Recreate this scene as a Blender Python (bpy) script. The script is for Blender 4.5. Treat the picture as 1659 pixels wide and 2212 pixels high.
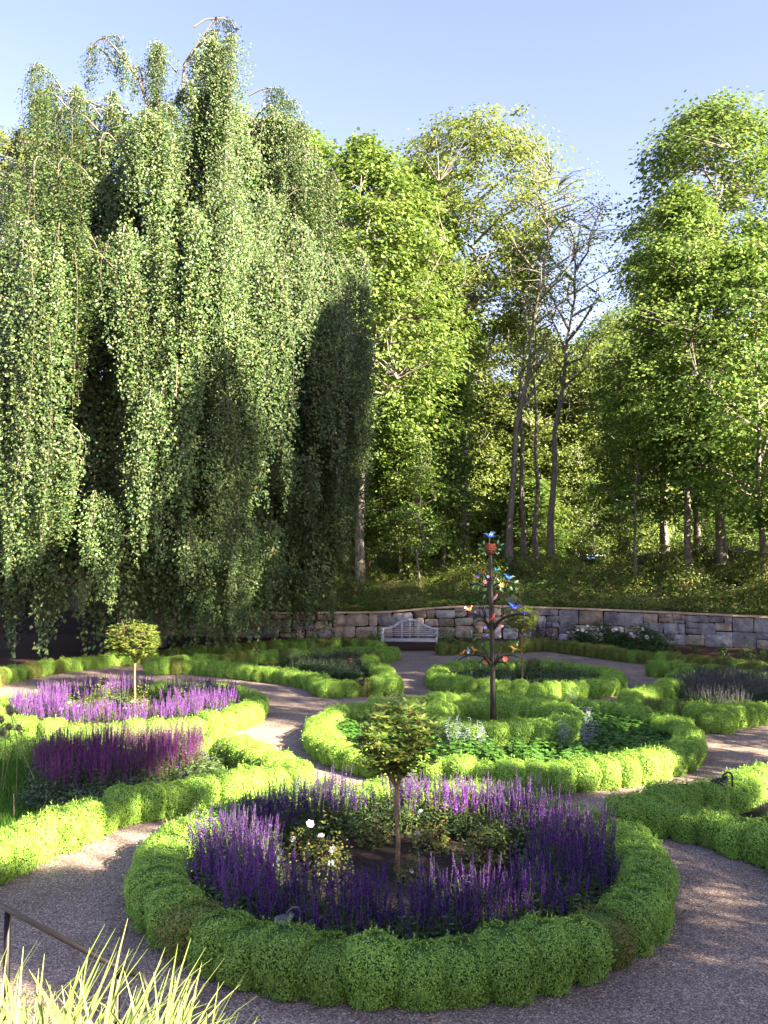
import bpy, math, random
import numpy as np
from mathutils import Vector, Matrix

R = math.radians
PI = math.pi
scene = bpy.context.scene
C = scene.collection
for o in list(bpy.data.objects):
    bpy.data.objects.remove(o)

# ------------------------------------------------------------------ camera, sky, sun, exposure
EYE = 3.17
PITCH = R(3.0)
FPX = 1912.0            # focal length in pixels of a 1659 x 2212 view
cam = bpy.data.cameras.new("camera")
cam.sensor_fit = 'VERTICAL'
cam.sensor_height = 36.0
cam.sensor_width = 27.0
cam.lens = 36.0 * FPX / 2212.0
cam.clip_start = 0.05
cam.clip_end = 2000
camo = bpy.data.objects.new("camera", cam)
camo.location = (0, 0, EYE)
camo.rotation_euler = (R(90) + PITCH, 0, 0)
C.objects.link(camo)
scene.camera = camo

SUN_AZ = R(55)          # right of straight behind the camera
SUN_EL = R(28)
S = Vector((math.sin(SUN_AZ) * math.cos(SUN_EL), -math.cos(SUN_AZ) * math.cos(SUN_EL), math.sin(SUN_EL)))
world = bpy.data.worlds.new("World")
scene.world = world
world.use_nodes = True
wn = world.node_tree
sky = wn.nodes.new("ShaderNodeTexSky")
sky.sky_type = 'NISHITA'
sky.sun_disc = False
sky.sun_elevation = SUN_EL
sky.sun_rotation = math.atan2(S.x, S.y)
sky.air_density = 1.0
sky.dust_density = 0.4
sky.ozone_density = 1.6
tint = wn.nodes.new("ShaderNodeMix")       # white balance of the blue hour-before-evening sky
tint.data_type = 'RGBA'
tint.blend_type = 'MULTIPLY'
tint.inputs[0].default_value = 1.0
tint.inputs[7].default_value = (1.22, 0.93, 1.0, 1)
wn.links.new(sky.outputs[0], tint.inputs[6])
wn.links.new(tint.outputs[2], wn.nodes["Background"].inputs[0])
wn.nodes["Background"].inputs[1].default_value = 0.0495
sun = bpy.data.lights.new("sun", 'SUN')
sun.energy = 5.0
sun.angle = R(0.5)
sun.color = (1.0, 0.86, 0.68)
suno = bpy.data.objects.new("sun", sun)
suno.rotation_euler = (-S).to_track_quat('-Z', 'Y').to_euler()
suno.location = S * 60
C.objects.link(suno)
scene.view_settings.view_transform = 'Standard'
scene.view_settings.look = 'None'
scene.view_settings.gamma = 1.0
scene.view_settings.use_curve_mapping = False
scene.view_settings.exposure = 3.22
scene.cycles.max_bounces = 8
scene.cycles.diffuse_bounces = 4
scene.cycles.transmission_bounces = 4
scene.cycles.use_denoising = True


def at(u, v, Y=None, z=None):
    """a sight line measured in a 1659 x 2212 view -> a point at depth Y or at height z"""
    a = (u - 829.5) / FPX
    b = (1106 - v) / FPX
    dy = math.cos(PITCH) - b * math.sin(PITCH)
    dz = math.sin(PITCH) + b * math.cos(PITCH)
    t = Y / dy if Y is not None else (z - EYE) / dz
    return Vector((a * t, dy * t, EYE + dz * t))


# ------------------------------------------------------------------ materials
def new_mat(name):
    m = bpy.data.materials.new(name)
    m.use_nodes = True
    nt = m.node_tree
    b = nt.nodes["Principled BSDF"]
    return m, nt, b


def ramp(nt, fac, stops):
    r = nt.nodes.new("ShaderNodeValToRGB")
    while len(r.color_ramp.elements) < len(stops):
        r.color_ramp.elements.new(0.5)
    for e, (p, c) in zip(r.color_ramp.elements, stops):
        e.position = p
        e.color = (*c, 1)
    nt.links.new(fac, r.inputs[0])
    return r


def leaf_mat(name, stops, trans=0.3, tcol=None, rough=0.5, spec=0.35, objvar=0.12):
    m, nt, b = new_mat(name)
    g = nt.nodes.new("ShaderNodeNewGeometry")
    rp = ramp(nt, g.outputs["Random Per Island"], stops)
    oi = nt.nodes.new("ShaderNodeObjectInfo")
    hsv = nt.nodes.new("ShaderNodeHueSaturation")
    mr = nt.nodes.new("ShaderNodeMapRange")
    mr.inputs[3].default_value = 1 - objvar
    mr.inputs[4].default_value = 1 + objvar
    nt.links.new(oi.outputs["Random"], mr.inputs[0])
    nt.links.new(mr.outputs[0], hsv.inputs["Value"])
    nt.links.new(rp.outputs[0], hsv.inputs["Color"])
    nt.links.new(hsv.outputs[0], b.inputs["Base Color"])
    b.inputs["Roughness"].default_value = rough
    b.inputs["Specular IOR Level"].default_value = spec
    t = nt.nodes.new("ShaderNodeBsdfTranslucent")
    if tcol is None:
        nt.links.new(hsv.outputs[0], t.inputs[0])
    else:
        t.inputs[0].default_value = (*tcol, 1)
    mx = nt.nodes.new("ShaderNodeMixShader")
    mx.inputs[0].default_value = trans
    nt.links.new(b.outputs[0], mx.inputs[1])
    nt.links.new(t.outputs[0], mx.inputs[2])
    nt.links.new(mx.outputs[0], nt.nodes["Material Output"].inputs[0])
    return m


def noise(nt, scale, detail=4, rough=0.55, coord="Object"):
    tc = nt.nodes.new("ShaderNodeTexCoord")
    n = nt.nodes.new("ShaderNodeTexNoise")
    n.inputs["Scale"].default_value = scale
    n.inputs["Detail"].default_value = detail
    n.inputs["Roughness"].default_value = rough
    nt.links.new(tc.outputs[coord], n.inputs["Vector"])
    return n


def bump(nt, b, height, strength=0.4, dist=0.02):
    bp = nt.nodes.new("ShaderNodeBump")
    bp.inputs["Strength"].default_value = strength
    bp.inputs["Distance"].default_value = dist
    nt.links.new(height, bp.inputs["Height"])
    nt.links.new(bp.outputs[0], b.inputs["Normal"])


def rough_mat(name, stops, scale=6, rough=0.85, bstr=0.5, bdist=0.02, detail=6, spec=0.25, bscale=None, objvar=0.0):
    m, nt, b = new_mat(name)
    n = noise(nt, scale, detail)
    rp = ramp(nt, n.outputs[0], stops)
    out = rp.outputs[0]
    if objvar:
        oi = nt.nodes.new("ShaderNodeObjectInfo")
        hsv = nt.nodes.new("ShaderNodeHueSaturation")
        mr = nt.nodes.new("ShaderNodeMapRange")
        mr.inputs[3].default_value = 1 - objvar
        mr.inputs[4].default_value = 1 + objvar
        nt.links.new(oi.outputs["Random"], mr.inputs[0])
        nt.links.new(mr.outputs[0], hsv.inputs["Value"])
        nt.links.new(out, hsv.inputs["Color"])
        out = hsv.outputs[0]
    nt.links.new(out, b.inputs["Base Color"])
    b.inputs["Roughness"].default_value = rough
    b.inputs["Specular IOR Level"].default_value = spec
    nb = noise(nt, bscale or scale * 4, 6)
    bump(nt, b, nb.outputs[0], bstr, bdist)
    return m


def flat_mat(name, col, rough=0.5, metal=0.0, spec=0.5, var=0.15, scale=25):
    m, nt, b = new_mat(name)
    n = noise(nt, scale, 4)
    lo = tuple(c * (1 - var) for c in col)
    hi = tuple(min(1, c * (1 + var)) for c in col)
    rp = ramp(nt, n.outputs[0], [(0.3, lo), (0.7, hi)])
    nt.links.new(rp.outputs[0], b.inputs["Base Color"])
    b.inputs["Roughness"].default_value = rough
    b.inputs["Metallic"].default_value = metal
    b.inputs["Specular IOR Level"].default_value = spec
    return m


M = {}
# box hedge: fresh light-green tips over deeper green
M['box'] = leaf_mat('boxwood_leaf', [(0, (0.156, 0.297, 0.046)), (0.45, (0.257, 0.447, 0.069)), (0.8, (0.371, 0.565, 0.0876)), (1, (0.497, 0.652, 0.101))], 0.32, objvar=0.16)
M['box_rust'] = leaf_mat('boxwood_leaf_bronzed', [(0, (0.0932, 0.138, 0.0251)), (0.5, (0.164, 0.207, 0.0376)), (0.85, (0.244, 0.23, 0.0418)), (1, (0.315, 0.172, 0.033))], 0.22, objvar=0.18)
M['box_core'] = rough_mat('boxwood_inside', [(0.3, (0.045, 0.10, 0.014)), (0.7, (0.08, 0.16, 0.022))], 60)
M['beech'] = leaf_mat('beech_leaf', [(0, (0.037, 0.076, 0.026)), (0.5, (0.067, 0.118, 0.034)), (0.85, (0.105, 0.15, 0.04)), (1, (0.155, 0.16, 0.053))], 0.14, rough=0.5, spec=0.3, objvar=0.2)
M['maple'] = leaf_mat('maple_leaf', [(0, (0.0874, 0.162, 0.0309)), (0.5, (0.151, 0.235, 0.0447)), (1, (0.221, 0.291, 0.0553))], 0.42, objvar=0.12)
M['oak'] = leaf_mat('oak_leaf', [(0, (0.12, 0.178, 0.0351)), (0.5, (0.175, 0.237, 0.0469)), (1, (0.248, 0.285, 0.0562))], 0.42, objvar=0.12)
M['far_leaf'] = leaf_mat('far_tree_leaf', [(0.0, (0.10, 0.15, 0.03)), (0.5, (0.145, 0.20, 0.04)), (1.0, (0.20, 0.24, 0.05))], 0.42, objvar=0.15)
M['wood_leaf'] = leaf_mat('woodland_leaf', [(0, (0.0646, 0.132, 0.0241)), (0.5, (0.115, 0.198, 0.0361)), (1, (0.2, 0.265, 0.0481))], 0.42, objvar=0.2)
M['under'] = leaf_mat('undergrowth_leaf', [(0, (0.0718, 0.11, 0.021)), (0.5, (0.13, 0.193, 0.0367)), (0.85, (0.215, 0.276, 0.0524)), (1, (0.258, 0.206, 0.0552))], 0.3, objvar=0.25)
M['salvia_leaf'] = leaf_mat('salvia_leaf', [(0.0, (0.035, 0.065, 0.022)), (0.6, (0.065, 0.11, 0.034)), (1.0, (0.11, 0.16, 0.05))], 0.2, objvar=0.2)
M['violet'] = leaf_mat('salvia_violet_floret', [(0, (0.0258, 0.00118, 0.0911)), (0.5, (0.0526, 0.00264, 0.149)), (0.85, (0.0937, 0.00529, 0.207)), (1, (0.164, 0.013, 0.282))], 0.25, objvar=0.22)
M['lilac'] = leaf_mat('salvia_sunlit_lilac_floret', [(0, (0.0765, 0.0096, 0.153)), (0.5, (0.153, 0.024, 0.279)), (1, (0.306, 0.08, 0.432))], 0.25, objvar=0.15)  # paler cultivar that also carries the brightness of sunlit salvia in its colour
M['mauve'] = leaf_mat('salvia_mauve_floret', [(0, (0.0643, 0.00672, 0.0845)), (0.5, (0.12, 0.0121, 0.15)), (1, (0.203, 0.0269, 0.218))], 0.25, objvar=0.2)
M['lavender'] = leaf_mat('lavender_bud', [(0, (0.032, 0.0175, 0.0675)), (0.6, (0.052, 0.0245, 0.108)), (1, (0.08, 0.042, 0.153))], 0.2, objvar=0.2)
M['lav_leaf'] = leaf_mat('lavender_leaf', [(0, (0.0245, 0.051, 0.021)), (1, (0.0525, 0.0935, 0.036))], 0.2, objvar=0.15)
M['stem'] = leaf_mat('green_stem', [(0.0, (0.07, 0.11, 0.025)), (1.0, (0.13, 0.16, 0.05))], 0.1)
M['stem_red'] = leaf_mat('dark_stem', [(0.0, (0.07, 0.035, 0.035)), (1.0, (0.12, 0.07, 0.05))], 0.1)
M['rose_leaf'] = leaf_mat('rose_leaf', [(0, (0.055, 0.085, 0.018)), (0.6, (0.1, 0.14, 0.026)), (0.86, (0.16, 0.17, 0.03)), (1, (0.24, 0.085, 0.03))], 0.25, objvar=0.2)
M['petal'] = leaf_mat('white_petal', [(0.0, (0.70, 0.68, 0.58)), (1.0, (0.85, 0.84, 0.78))], 0.3)
M['pink_petal'] = leaf_mat('red_petal', [(0.0, (0.6, 0.12, 0.10)), (1.0, (0.8, 0.25, 0.2))], 0.3)
M['std_leaf'] = leaf_mat('standard_leaf', [(0, (0.0837, 0.144, 0.0286)), (0.5, (0.155, 0.23, 0.0456)), (0.9, (0.239, 0.287, 0.057)), (1, (0.335, 0.196, 0.06))], 0.38, rough=0.4, spec=0.45, objvar=0.1)
M['geranium'] = leaf_mat('geranium_leaf', [(0, (0.045, 0.125, 0.022)), (0.6, (0.075, 0.19, 0.03)), (1, (0.12, 0.25, 0.04))], 0.3, objvar=0.2)
M['silver'] = leaf_mat('silver_leaf', [(0.0, (0.15, 0.185, 0.19)), (1.0, (0.26, 0.31, 0.32))], 0.2, rough=0.8, objvar=0.1)
M['grass'] = leaf_mat('lawn_blade', [(0.0, (0.04, 0.12, 0.012)), (0.6, (0.08, 0.20, 0.018)), (1.0, (0.13, 0.26, 0.03))], 0.3)
M['lily'] = leaf_mat('daylily_blade', [(0, (0.162, 0.23, 0.0525)), (0.5, (0.257, 0.331, 0.0825)), (1, (0.378, 0.432, 0.135))], 0.3, rough=0.42, objvar=0.1)
M['allium'] = leaf_mat('allium_seed', [(0.0, (0.16, 0.16, 0.09)), (1.0, (0.32, 0.30, 0.18))], 0.2)
M['peony_leaf'] = leaf_mat('peony_leaf', [(0, (0.0208, 0.055, 0.012)), (0.7, (0.0416, 0.09, 0.0171)), (1, (0.0936, 0.15, 0.0285))], 0.25, objvar=0.2)
M['bright_shrub'] = leaf_mat('bright_shrub_leaf', [(0, (0.0624, 0.14, 0.0266)), (0.6, (0.114, 0.21, 0.0399)), (1, (0.177, 0.27, 0.0513))], 0.35, objvar=0.15)

M['bark'] = rough_mat('grey_bark', [(0.25, (0.09, 0.075, 0.06)), (0.5, (0.19, 0.165, 0.135)), (0.75, (0.30, 0.27, 0.23))], 5, 0.9, 0.8, 0.05, objvar=0.25)
M['bark_pale'] = rough_mat('pale_bark', [(0.25, (0.11, 0.095, 0.075)), (0.5, (0.19, 0.17, 0.14)), (0.75, (0.27, 0.24, 0.20))], 4, 0.9, 0.6, 0.04, objvar=0.15)
M['twig'] = rough_mat('brown_twig', [(0.3, (0.14, 0.085, 0.045)), (0.7, (0.26, 0.17, 0.09))], 30, 0.85, 0.5, 0.01)
M['beech_twig'] = rough_mat('beech_twig', [(0.3, (0.11, 0.09, 0.07)), (0.7, (0.20, 0.165, 0.125))], 20, 0.8, 0.5, 0.01)
M['soil'] = rough_mat('bed_soil', [(0.25, (0.012, 0.009, 0.007)), (0.5, (0.035, 0.025, 0.018)), (0.75, (0.075, 0.05, 0.035))], 28, 0.95, 1.0, 0.03)
M['mulch'] = rough_mat('bark_mulch', [(0.25, (0.018, 0.010, 0.007)), (0.5, (0.055, 0.028, 0.018)), (0.8, (0.13, 0.07, 0.045))], 22, 0.95, 1.0, 0.05)
M['litter'] = rough_mat('leaf_litter', [(0.25, (0.016, 0.014, 0.007)), (0.5, (0.04, 0.034, 0.015)), (0.75, (0.085, 0.062, 0.03))], 7, 0.95, 0.8, 0.06)
M['turf'] = rough_mat('turf_soil', [(0.3, (0.015, 0.03, 0.006)), (0.7, (0.04, 0.08, 0.012))], 20, 0.95, 0.8, 0.03)
M['stone_warm'] = rough_mat('warm_fieldstone', [(0.22, (0.10, 0.075, 0.055)), (0.42, (0.27, 0.215, 0.165)), (0.62, (0.38, 0.32, 0.25)), (0.8, (0.48, 0.42, 0.35))], 3.2, 0.9, 1.0, 0.07, bscale=9, objvar=0.35)
M['stone_grey'] = rough_mat('grey_granite', [(0.22, (0.10, 0.095, 0.10)), (0.42, (0.22, 0.21, 0.22)), (0.62, (0.31, 0.30, 0.30)), (0.8, (0.42, 0.39, 0.36))], 3.2, 0.9, 1.0, 0.07, bscale=9, objvar=0.3)
M['coping'] = rough_mat('sandy_coping', [(0.25, (0.24, 0.18, 0.12)), (0.5, (0.37, 0.29, 0.21)), (0.8, (0.48, 0.39, 0.30))], 4, 0.9, 0.5, 0.02, objvar=0.15)
M['joint'] = rough_mat('dark_joint', [(0.3, (0.012, 0.010, 0.008)), (0.7, (0.03, 0.025, 0.02))], 10)
M['boulder'] = rough_mat('boulder', [(0.25, (0.09, 0.085, 0.07)), (0.6, (0.22, 0.205, 0.17)), (0.8, (0.10, 0.12, 0.06))], 4, 0.95, 0.8, 0.05)
M['teak'] = rough_mat('weathered_teak', [(0.25, (0.27, 0.27, 0.29)), (0.5, (0.39, 0.39, 0.41)), (0.8, (0.50, 0.49, 0.50))], 9, 0.8, 0.3, 0.01)
M['plaque'] = flat_mat('pale_plaque', (0.7, 0.7, 0.68), 0.4)
M['bronze'] = flat_mat('dark_bronze', (0.010, 0.007, 0.006), 0.45, 0.2, var=0.4, scale=40)
M['iron'] = flat_mat('dark_iron', (0.007, 0.005, 0.0045), 0.55, 0.3, var=0.35, scale=30)
M['lamp_grey'] = flat_mat('lamp_grey', (0.075, 0.075, 0.08), 0.5, 0.3, var=0.25)
M['lamp_black'] = flat_mat('lamp_black', (0.008, 0.008, 0.010), 0.45, 0.2)
M['blue'] = flat_mat('bird_blue', (0.06, 0.16, 0.62), 0.3)
M['deepblue'] = flat_mat('bird_deep_blue', (0.03, 0.04, 0.42), 0.3)
M['paleblue'] = flat_mat('bird_pale_blue', (0.30, 0.45, 0.80), 0.3)
M['teal'] = flat_mat('bird_teal', (0.04, 0.28, 0.40), 0.3)
M['orange'] = flat_mat('bird_orange', (0.48, 0.19, 0.045), 0.35)
M['redb'] = flat_mat('bird_red', (0.38, 0.05, 0.03), 0.35)
M['whiteb'] = flat_mat('bird_white', (0.72, 0.70, 0.66), 0.4)
M['brownb'] = flat_mat('bird_brown', (0.22, 0.12, 0.06), 0.4)
M['yellow'] = flat_mat('flower_yellow', (0.70, 0.38, 0.06), 0.4)
M['pink'] = flat_mat('flower_pink', (0.62, 0.22, 0.26), 0.4)
M['lilacf'] = flat_mat('flower_lilac', (0.34, 0.24, 0.62), 0.4)
M['nest'] = rough_mat('nest_rust', [(0.3, (0.10, 0.028, 0.016)), (0.7, (0.26, 0.07, 0.035))], 30, 0.7, 0.8, 0.02)
M['copperleaf'] = flat_mat('painted_green_leaf', (0.12, 0.30, 0.12), 0.35)
M['copperleaf2'] = flat_mat('painted_teal_leaf', (0.03, 0.14, 0.08), 0.35)
M['tarp'] = flat_mat('blue_stand_in', (0.14, 0.28, 0.70), 0.35)
M['tarpw'] = flat_mat('pale_pole', (0.6, 0.62, 0.6), 0.5)
M['wood_bare'] = flat_mat('bare_stalk', (0.42, 0.26, 0.14), 0.7)


def gravel_material():
    m, nt, b = new_mat('pea_gravel')
    tc = nt.nodes.new("ShaderNodeTexCoord")
    v = nt.nodes.new("ShaderNodeTexVoronoi")
    v.inputs["Scale"].default_value = 90
    nt.links.new(tc.outputs["Object"], v.inputs["Vector"])
    sep = nt.nodes.new("ShaderNodeSeparateColor")
    nt.links.new(v.outputs["Color"], sep.inputs[0])
    rp = ramp(nt, sep.outputs[0], [(0.0, (0.10, 0.072, 0.056)), (0.35, (0.21, 0.16, 0.128)), (0.6, (0.285, 0.222, 0.18)), (0.85, (0.38, 0.305, 0.25)), (1.0, (0.62, 0.55, 0.48))])
    n = noise(nt, 1.1, 5)
    mx = nt.nodes.new("ShaderNodeMix")
    mx.data_type = 'RGBA'
    mx.blend_type = 'MULTIPLY'
    mx.inputs[0].default_value = 1.0
    r2 = ramp(nt, n.outputs[0], [(0.3, (0.74, 0.70, 0.68)), (0.7, (1.1, 1.06, 1.04))])
    nt.links.new(rp.outputs[0], mx.inputs[6])
    nt.links.new(r2.outputs[0], mx.inputs[7])
    nt.links.new(mx.outputs[2], b.inputs["Base Color"])
    b.inputs["Roughness"].default_value = 0.9
    b.inputs["Specular IOR Level"].default_value = 0.2
    inv = nt.nodes.new("ShaderNodeMath")
    inv.operation = 'SUBTRACT'
    inv.inputs[0].default_value = 1
    nt.links.new(v.outputs["Distance"], inv.inputs[1])
    bump(nt, b, inv.outputs[0], 0.7, 0.008)
    return m


M['gravel'] = gravel_material()


# ------------------------------------------------------------------ mesh helpers
class MB:
    def __init__(self):
        self.V = []
        self.n = 0
        self.F = {3: [], 4: []}
        self.MI = {3: [], 4: []}

    def add(self, V, F, m=0):
        V = np.asarray(V, dtype=np.float64).reshape(-1, 3)
        F = np.asarray(F, dtype=np.int64)
        k = F.shape[1]
        self.V.append(V)
        self.F[k].append(F + self.n)
        self.MI[k].append(np.full(len(F), m, dtype=np.int32))
        self.n += len(V)

    def tris(self, V, F, m=0):
        self.add(V, F, m)

    def box(self, c, s, m=0, rot=None):
        x, y, z = s[0] / 2, s[1] / 2, s[2] / 2
        V = np.array([(-x, -y, -z), (x, -y, -z), (x, y, -z), (-x, y, -z), (-x, -y, z), (x, -y, z), (x, y, z), (-x, y, z)])
        if rot is not None:
            V = V @ np.array(rot).T
        V = V + np.array(c)
        self.add(V, [(0, 3, 2, 1), (4, 5, 6, 7), (0, 1, 5, 4), (1, 2, 6, 5), (2, 3, 7, 6), (3, 0, 4, 7)], m)

    def tube(self, pts, rad, sides=6, m=0, cap=True):
        P = np.array([tuple(p) for p in pts], dtype=float)
        n = len(P)
        rad = np.full(n, rad) if np.isscalar(rad) else np.asarray(rad, dtype=float)
        T = np.gradient(P, axis=0)
        T /= np.linalg.norm(T, axis=1, keepdims=True) + 1e-9
        ref = np.array([0.0, 0, 1]) if abs(T[0, 2]) < 0.9 else np.array([1.0, 0, 0])
        a = np.cross(T[0], ref)
        a /= np.linalg.norm(a)
        ang = np.arange(sides) / sides * 2 * PI
        V = []
        for i in range(n):
            a = a - T[i] * np.dot(a, T[i])
            a /= np.linalg.norm(a) + 1e-9
            b = np.cross(T[i], a)
            V.append(P[i] + rad[i] * (np.cos(ang)[:, None] * a + np.sin(ang)[:, None] * b))
        V = np.concatenate(V)
        i = np.arange(n - 1)[:, None] * sides
        j = np.arange(sides)[None, :]
        j2 = (j + 1) % sides
        F = np.stack([i + j, i + j2, i + sides + j2, i + sides + j], -1).reshape(-1, 4)
        self.add(V, F, m)
        if cap:
            for ring, c in ((0, P[0]), ((n - 1) * sides, P[-1])):
                VV = np.vstack([V[ring:ring + sides], c])
                k = np.arange(sides)
                FF = np.stack([k, (k + 1) % sides, np.full(sides, sides)], -1)
                if ring == 0:
                    FF = FF[:, ::-1]
                self.add(VV, FF, m)

    def leaves(self, P, N, A, L, W, m=0, fold=0.12):
        """rhombic leaves: points P, normals N, axes A, lengths L, widths W"""
        P = np.asarray(P, float)
        n = len(P)
        if n == 0:
            return
        N = N / (np.linalg.norm(N, axis=1, keepdims=True) + 1e-9)
        A = A - N * np.sum(A * N, axis=1, keepdims=True)
        A = A / (np.linalg.norm(A, axis=1, keepdims=True) + 1e-9)
        B = np.cross(N, A)
        L = np.broadcast_to(np.asarray(L, float), (n,))[:, None]
        W = np.broadcast_to(np.asarray(W, float), (n,))[:, None]
        mid = P + A * L * 0.48 + N * W * fold
        V = np.stack([P, mid + B * W / 2, P + A * L, mid - B * W / 2], 1).reshape(-1, 3)
        F = np.arange(n * 4).reshape(-1, 4)
        self.add(V, F, m)

    def lathe(self, prof, n=16, m=0, axis=2, c=(0, 0, 0)):
        ang = np.arange(n) / n * 2 * PI
        V = []
        for r, z in prof:
            V.append(np.stack([r * np.cos(ang), r * np.sin(ang), np.full(n, z)], -1))
        V = np.concatenate(V)
        if axis == 0:
            V = V[:, [2, 0, 1]]
        V = V + np.array(c)
        k = len(prof)
        i = np.arange(k - 1)[:, None] * n
        j = np.arange(n)[None, :]
        F = np.stack([i + j, i + (j + 1) % n, i + n + (j + 1) % n, i + n + j], -1).reshape(-1, 4)
        self.add(V, F, m)

    def mesh(self, name, mats, smooth=False):
        me = bpy.data.meshes.new(name)
        V = np.concatenate(self.V).astype(np.float32)
        me.vertices.add(len(V))
        me.vertices.foreach_set("co", V.ravel())
        idx, starts, mi = [], [], []
        pos = 0
        for k in (3, 4):
            if self.F[k]:
                F = np.concatenate(self.F[k])
                idx.append(F.ravel())
                starts.append(pos + np.arange(len(F)) * k)
                pos += F.size
                mi.append(np.concatenate(self.MI[k]))
        idx = np.concatenate(idx).astype(np.int32)
        starts = np.concatenate(starts).astype(np.int32)
        mi = np.concatenate(mi).astype(np.int32)
        me.loops.add(len(idx))
        me.loops.foreach_set("vertex_index", idx)
        me.polygons.add(len(starts))
        me.polygons.foreach_set("loop_start", starts)
        me.polygons.foreach_set("material_index", mi)
        if smooth:
            me.polygons.foreach_set("use_smooth", np.ones(len(starts), dtype=bool))
        me.update(calc_edges=True)
        for mt in (mats if isinstance(mats, (list, tuple)) else [mats]):
            me.materials.append(M[mt] if isinstance(mt, str) else mt)
        return me

    def obj(self, name, mats, parent=None, smooth=False):
        return link(name, self.mesh(name, mats, smooth), parent)


def link(name, me, parent=None, loc=None, rotz=0.0, scale=None):
    o = bpy.data.objects.new(name, me)
    C.objects.link(o)
    if parent is not None:
        o.parent = parent
    if loc is not None:
        o.location = loc
    if rotz:
        o.rotation_euler = (0, 0, rotz)
    if scale is not None:
        o.scale = scale if hasattr(scale, '__len__') else (scale,) * 3
    return o


def tag(o, label, cat=None, group=None, kind=None):
    o["label"] = label
    if cat:
        o["category"] = cat
    if group:
        o["group"] = group
    if kind:
        o["kind"] = kind
    return o


def thing(name, label, cat, loc=(0, 0, 0), rotz=0.0, group=None):
    return tag(link(name, None, None, loc, rotz), label, cat, group)


def struct(o):
    o["kind"] = "structure"
    return o


def rv(rng, n):
    v = rng.normal(size=(n, 3))
    return v / (np.linalg.norm(v, axis=1, keepdims=True) + 1e-9)


# ------------------------------------------------------------------ ground, paths, bank, terrace
mb = MB()
g = 700.0
mb.add([(-g, -g, -0.03), (g, -g, -0.03), (g, g, -0.03), (-g, g, -0.03)], [(0, 1, 2, 3)])
struct(mb.obj('ground', 'mulch'))

WALL = [(-16, 38.5), (-11, 37.2), (-7, 36.2), (-2.5, 35.9), (1, 36.0), (4, 35.6), (7, 34.8), (10, 33.4), (13, 31.6), (16, 29.4), (20, 26.0)]
WX = np.array([p[0] for p in WALL], float)
WY = np.array([p[1] for p in WALL], float)
_dense = np.linspace(-16, 20, 361)


def _smooth(a, k=21):
    pad = np.pad(a, k // 2, mode='edge')
    return np.convolve(pad, np.ones(k) / k, mode='valid')


_wy = _smooth(np.interp(_dense, WX, WY))
WTOP_X = [-16, -7, -3, 0, 2.5, 4.5, 8, 11, 14, 20]
WTOP_Z = [0.95, 0.95, 0.98, 1.0, 1.22, 1.28, 1.22, 1.16, 1.12, 1.12]


def ywall(x):
    return np.interp(x, _dense, _wy) + np.where(x < -16, (-16 - x) * 0.25, 0) - np.where(x > 20, (x - 20) * 0.55, 0)


def wtop(x):
    return np.interp(x, WTOP_X, WTOP_Z)


_rt = np.random.default_rng(5)
_ph = _rt.uniform(0, 6.28, 12)


def bank_z(x, y):
    x = np.asarray(x, float)
    y = np.asarray(y, float)
    d = np.maximum(y - ywall(x), 0)
    z = wtop(x) - 0.06 + 1.75 * (1 - np.exp(-d / 9.0)) + 0.012 * d
    w = np.minimum(d / 4, 1)
    z += w * (0.12 * np.sin(x * 0.55 + _ph[0]) * np.sin(y * 0.43 + _ph[1]) + 0.09 * np.sin(x * 1.1 + _ph[2] + y * 0.8) + 0.05 * np.sin(x * 2.3 - y * 1.9 + _ph[3]))
    z += 0.9 * np.exp(-((x - 18.2) ** 2 / 7 + (y - 45) ** 2 / 7)) + 0.7 * np.exp(-((x - 13.2) ** 2 / 10 + (y - 47) ** 2 / 8))
    return z


xs = np.concatenate([np.linspace(-220, -24, 18), np.linspace(-20, 30, 101), np.linspace(36, 220, 18)])
ds = np.concatenate([np.linspace(0.22, 14, 40), np.linspace(15, 40, 26), np.linspace(46, 260, 14)])
XX, DD = np.meshgrid(xs, ds)
YY = ywall(XX) + DD
ZZ = bank_z(XX, YY)
nx, nd = len(xs), len(ds)
i = np.arange(nd - 1)[:, None] * nx
j = np.arange(nx - 1)[None, :]
FF = np.stack([i + j, i + j + 1, i + nx + j + 1, i + nx + j], -1).reshape(-1, 4)
mb = MB()
mb.add(np.stack([XX, YY, ZZ], -1).reshape(-1, 3), FF)
# front skirt of the bank, hidden behind the wall
f0 = np.stack([xs, ywall(xs) + 0.22, wtop(xs) - 0.06], -1)
f1 = f0 * np.array([1, 1, 0]) + np.array([0, 0, -0.4])
k = np.arange(nx - 1)
mb.add(np.vstack([f1, f0]), np.stack([k, k + 1, nx + k + 1, nx + k], -1))
struct(mb.obj('woodland_bank_terrain', 'litter', smooth=True))

# terrace the photographer stands on, sloping down to the path
mb = MB()
prof = [(-30, 1.55), (1.6, 1.55), (2.4, 1.38), (3.3, 0.86), (4.3, 0.22), (4.8, -0.06)]
tx = np.linspace(-40, 40, 41)
V = np.array([(x, y, z) for (y, z) in prof for x in tx])
i = np.arange(len(prof) - 1)[:, None] * 41
j = np.arange(40)[None, :]
mb.add(V, np.stack([i + j, i + j + 1, i + 41 + j + 1, i + 41 + j], -1).reshape(-1, 4))
struct(mb.obj('terrace_terrain', 'mulch'))


def terrace_z(y):
    return float(np.interp(y, [p[0] for p in prof], [p[1] for p in prof]))


HZ = 0.36   # height at which the hedge ridges were measured


def ridge(pts, z=HZ):
    return [at(u, v, z=z) for u, v in pts]


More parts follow.
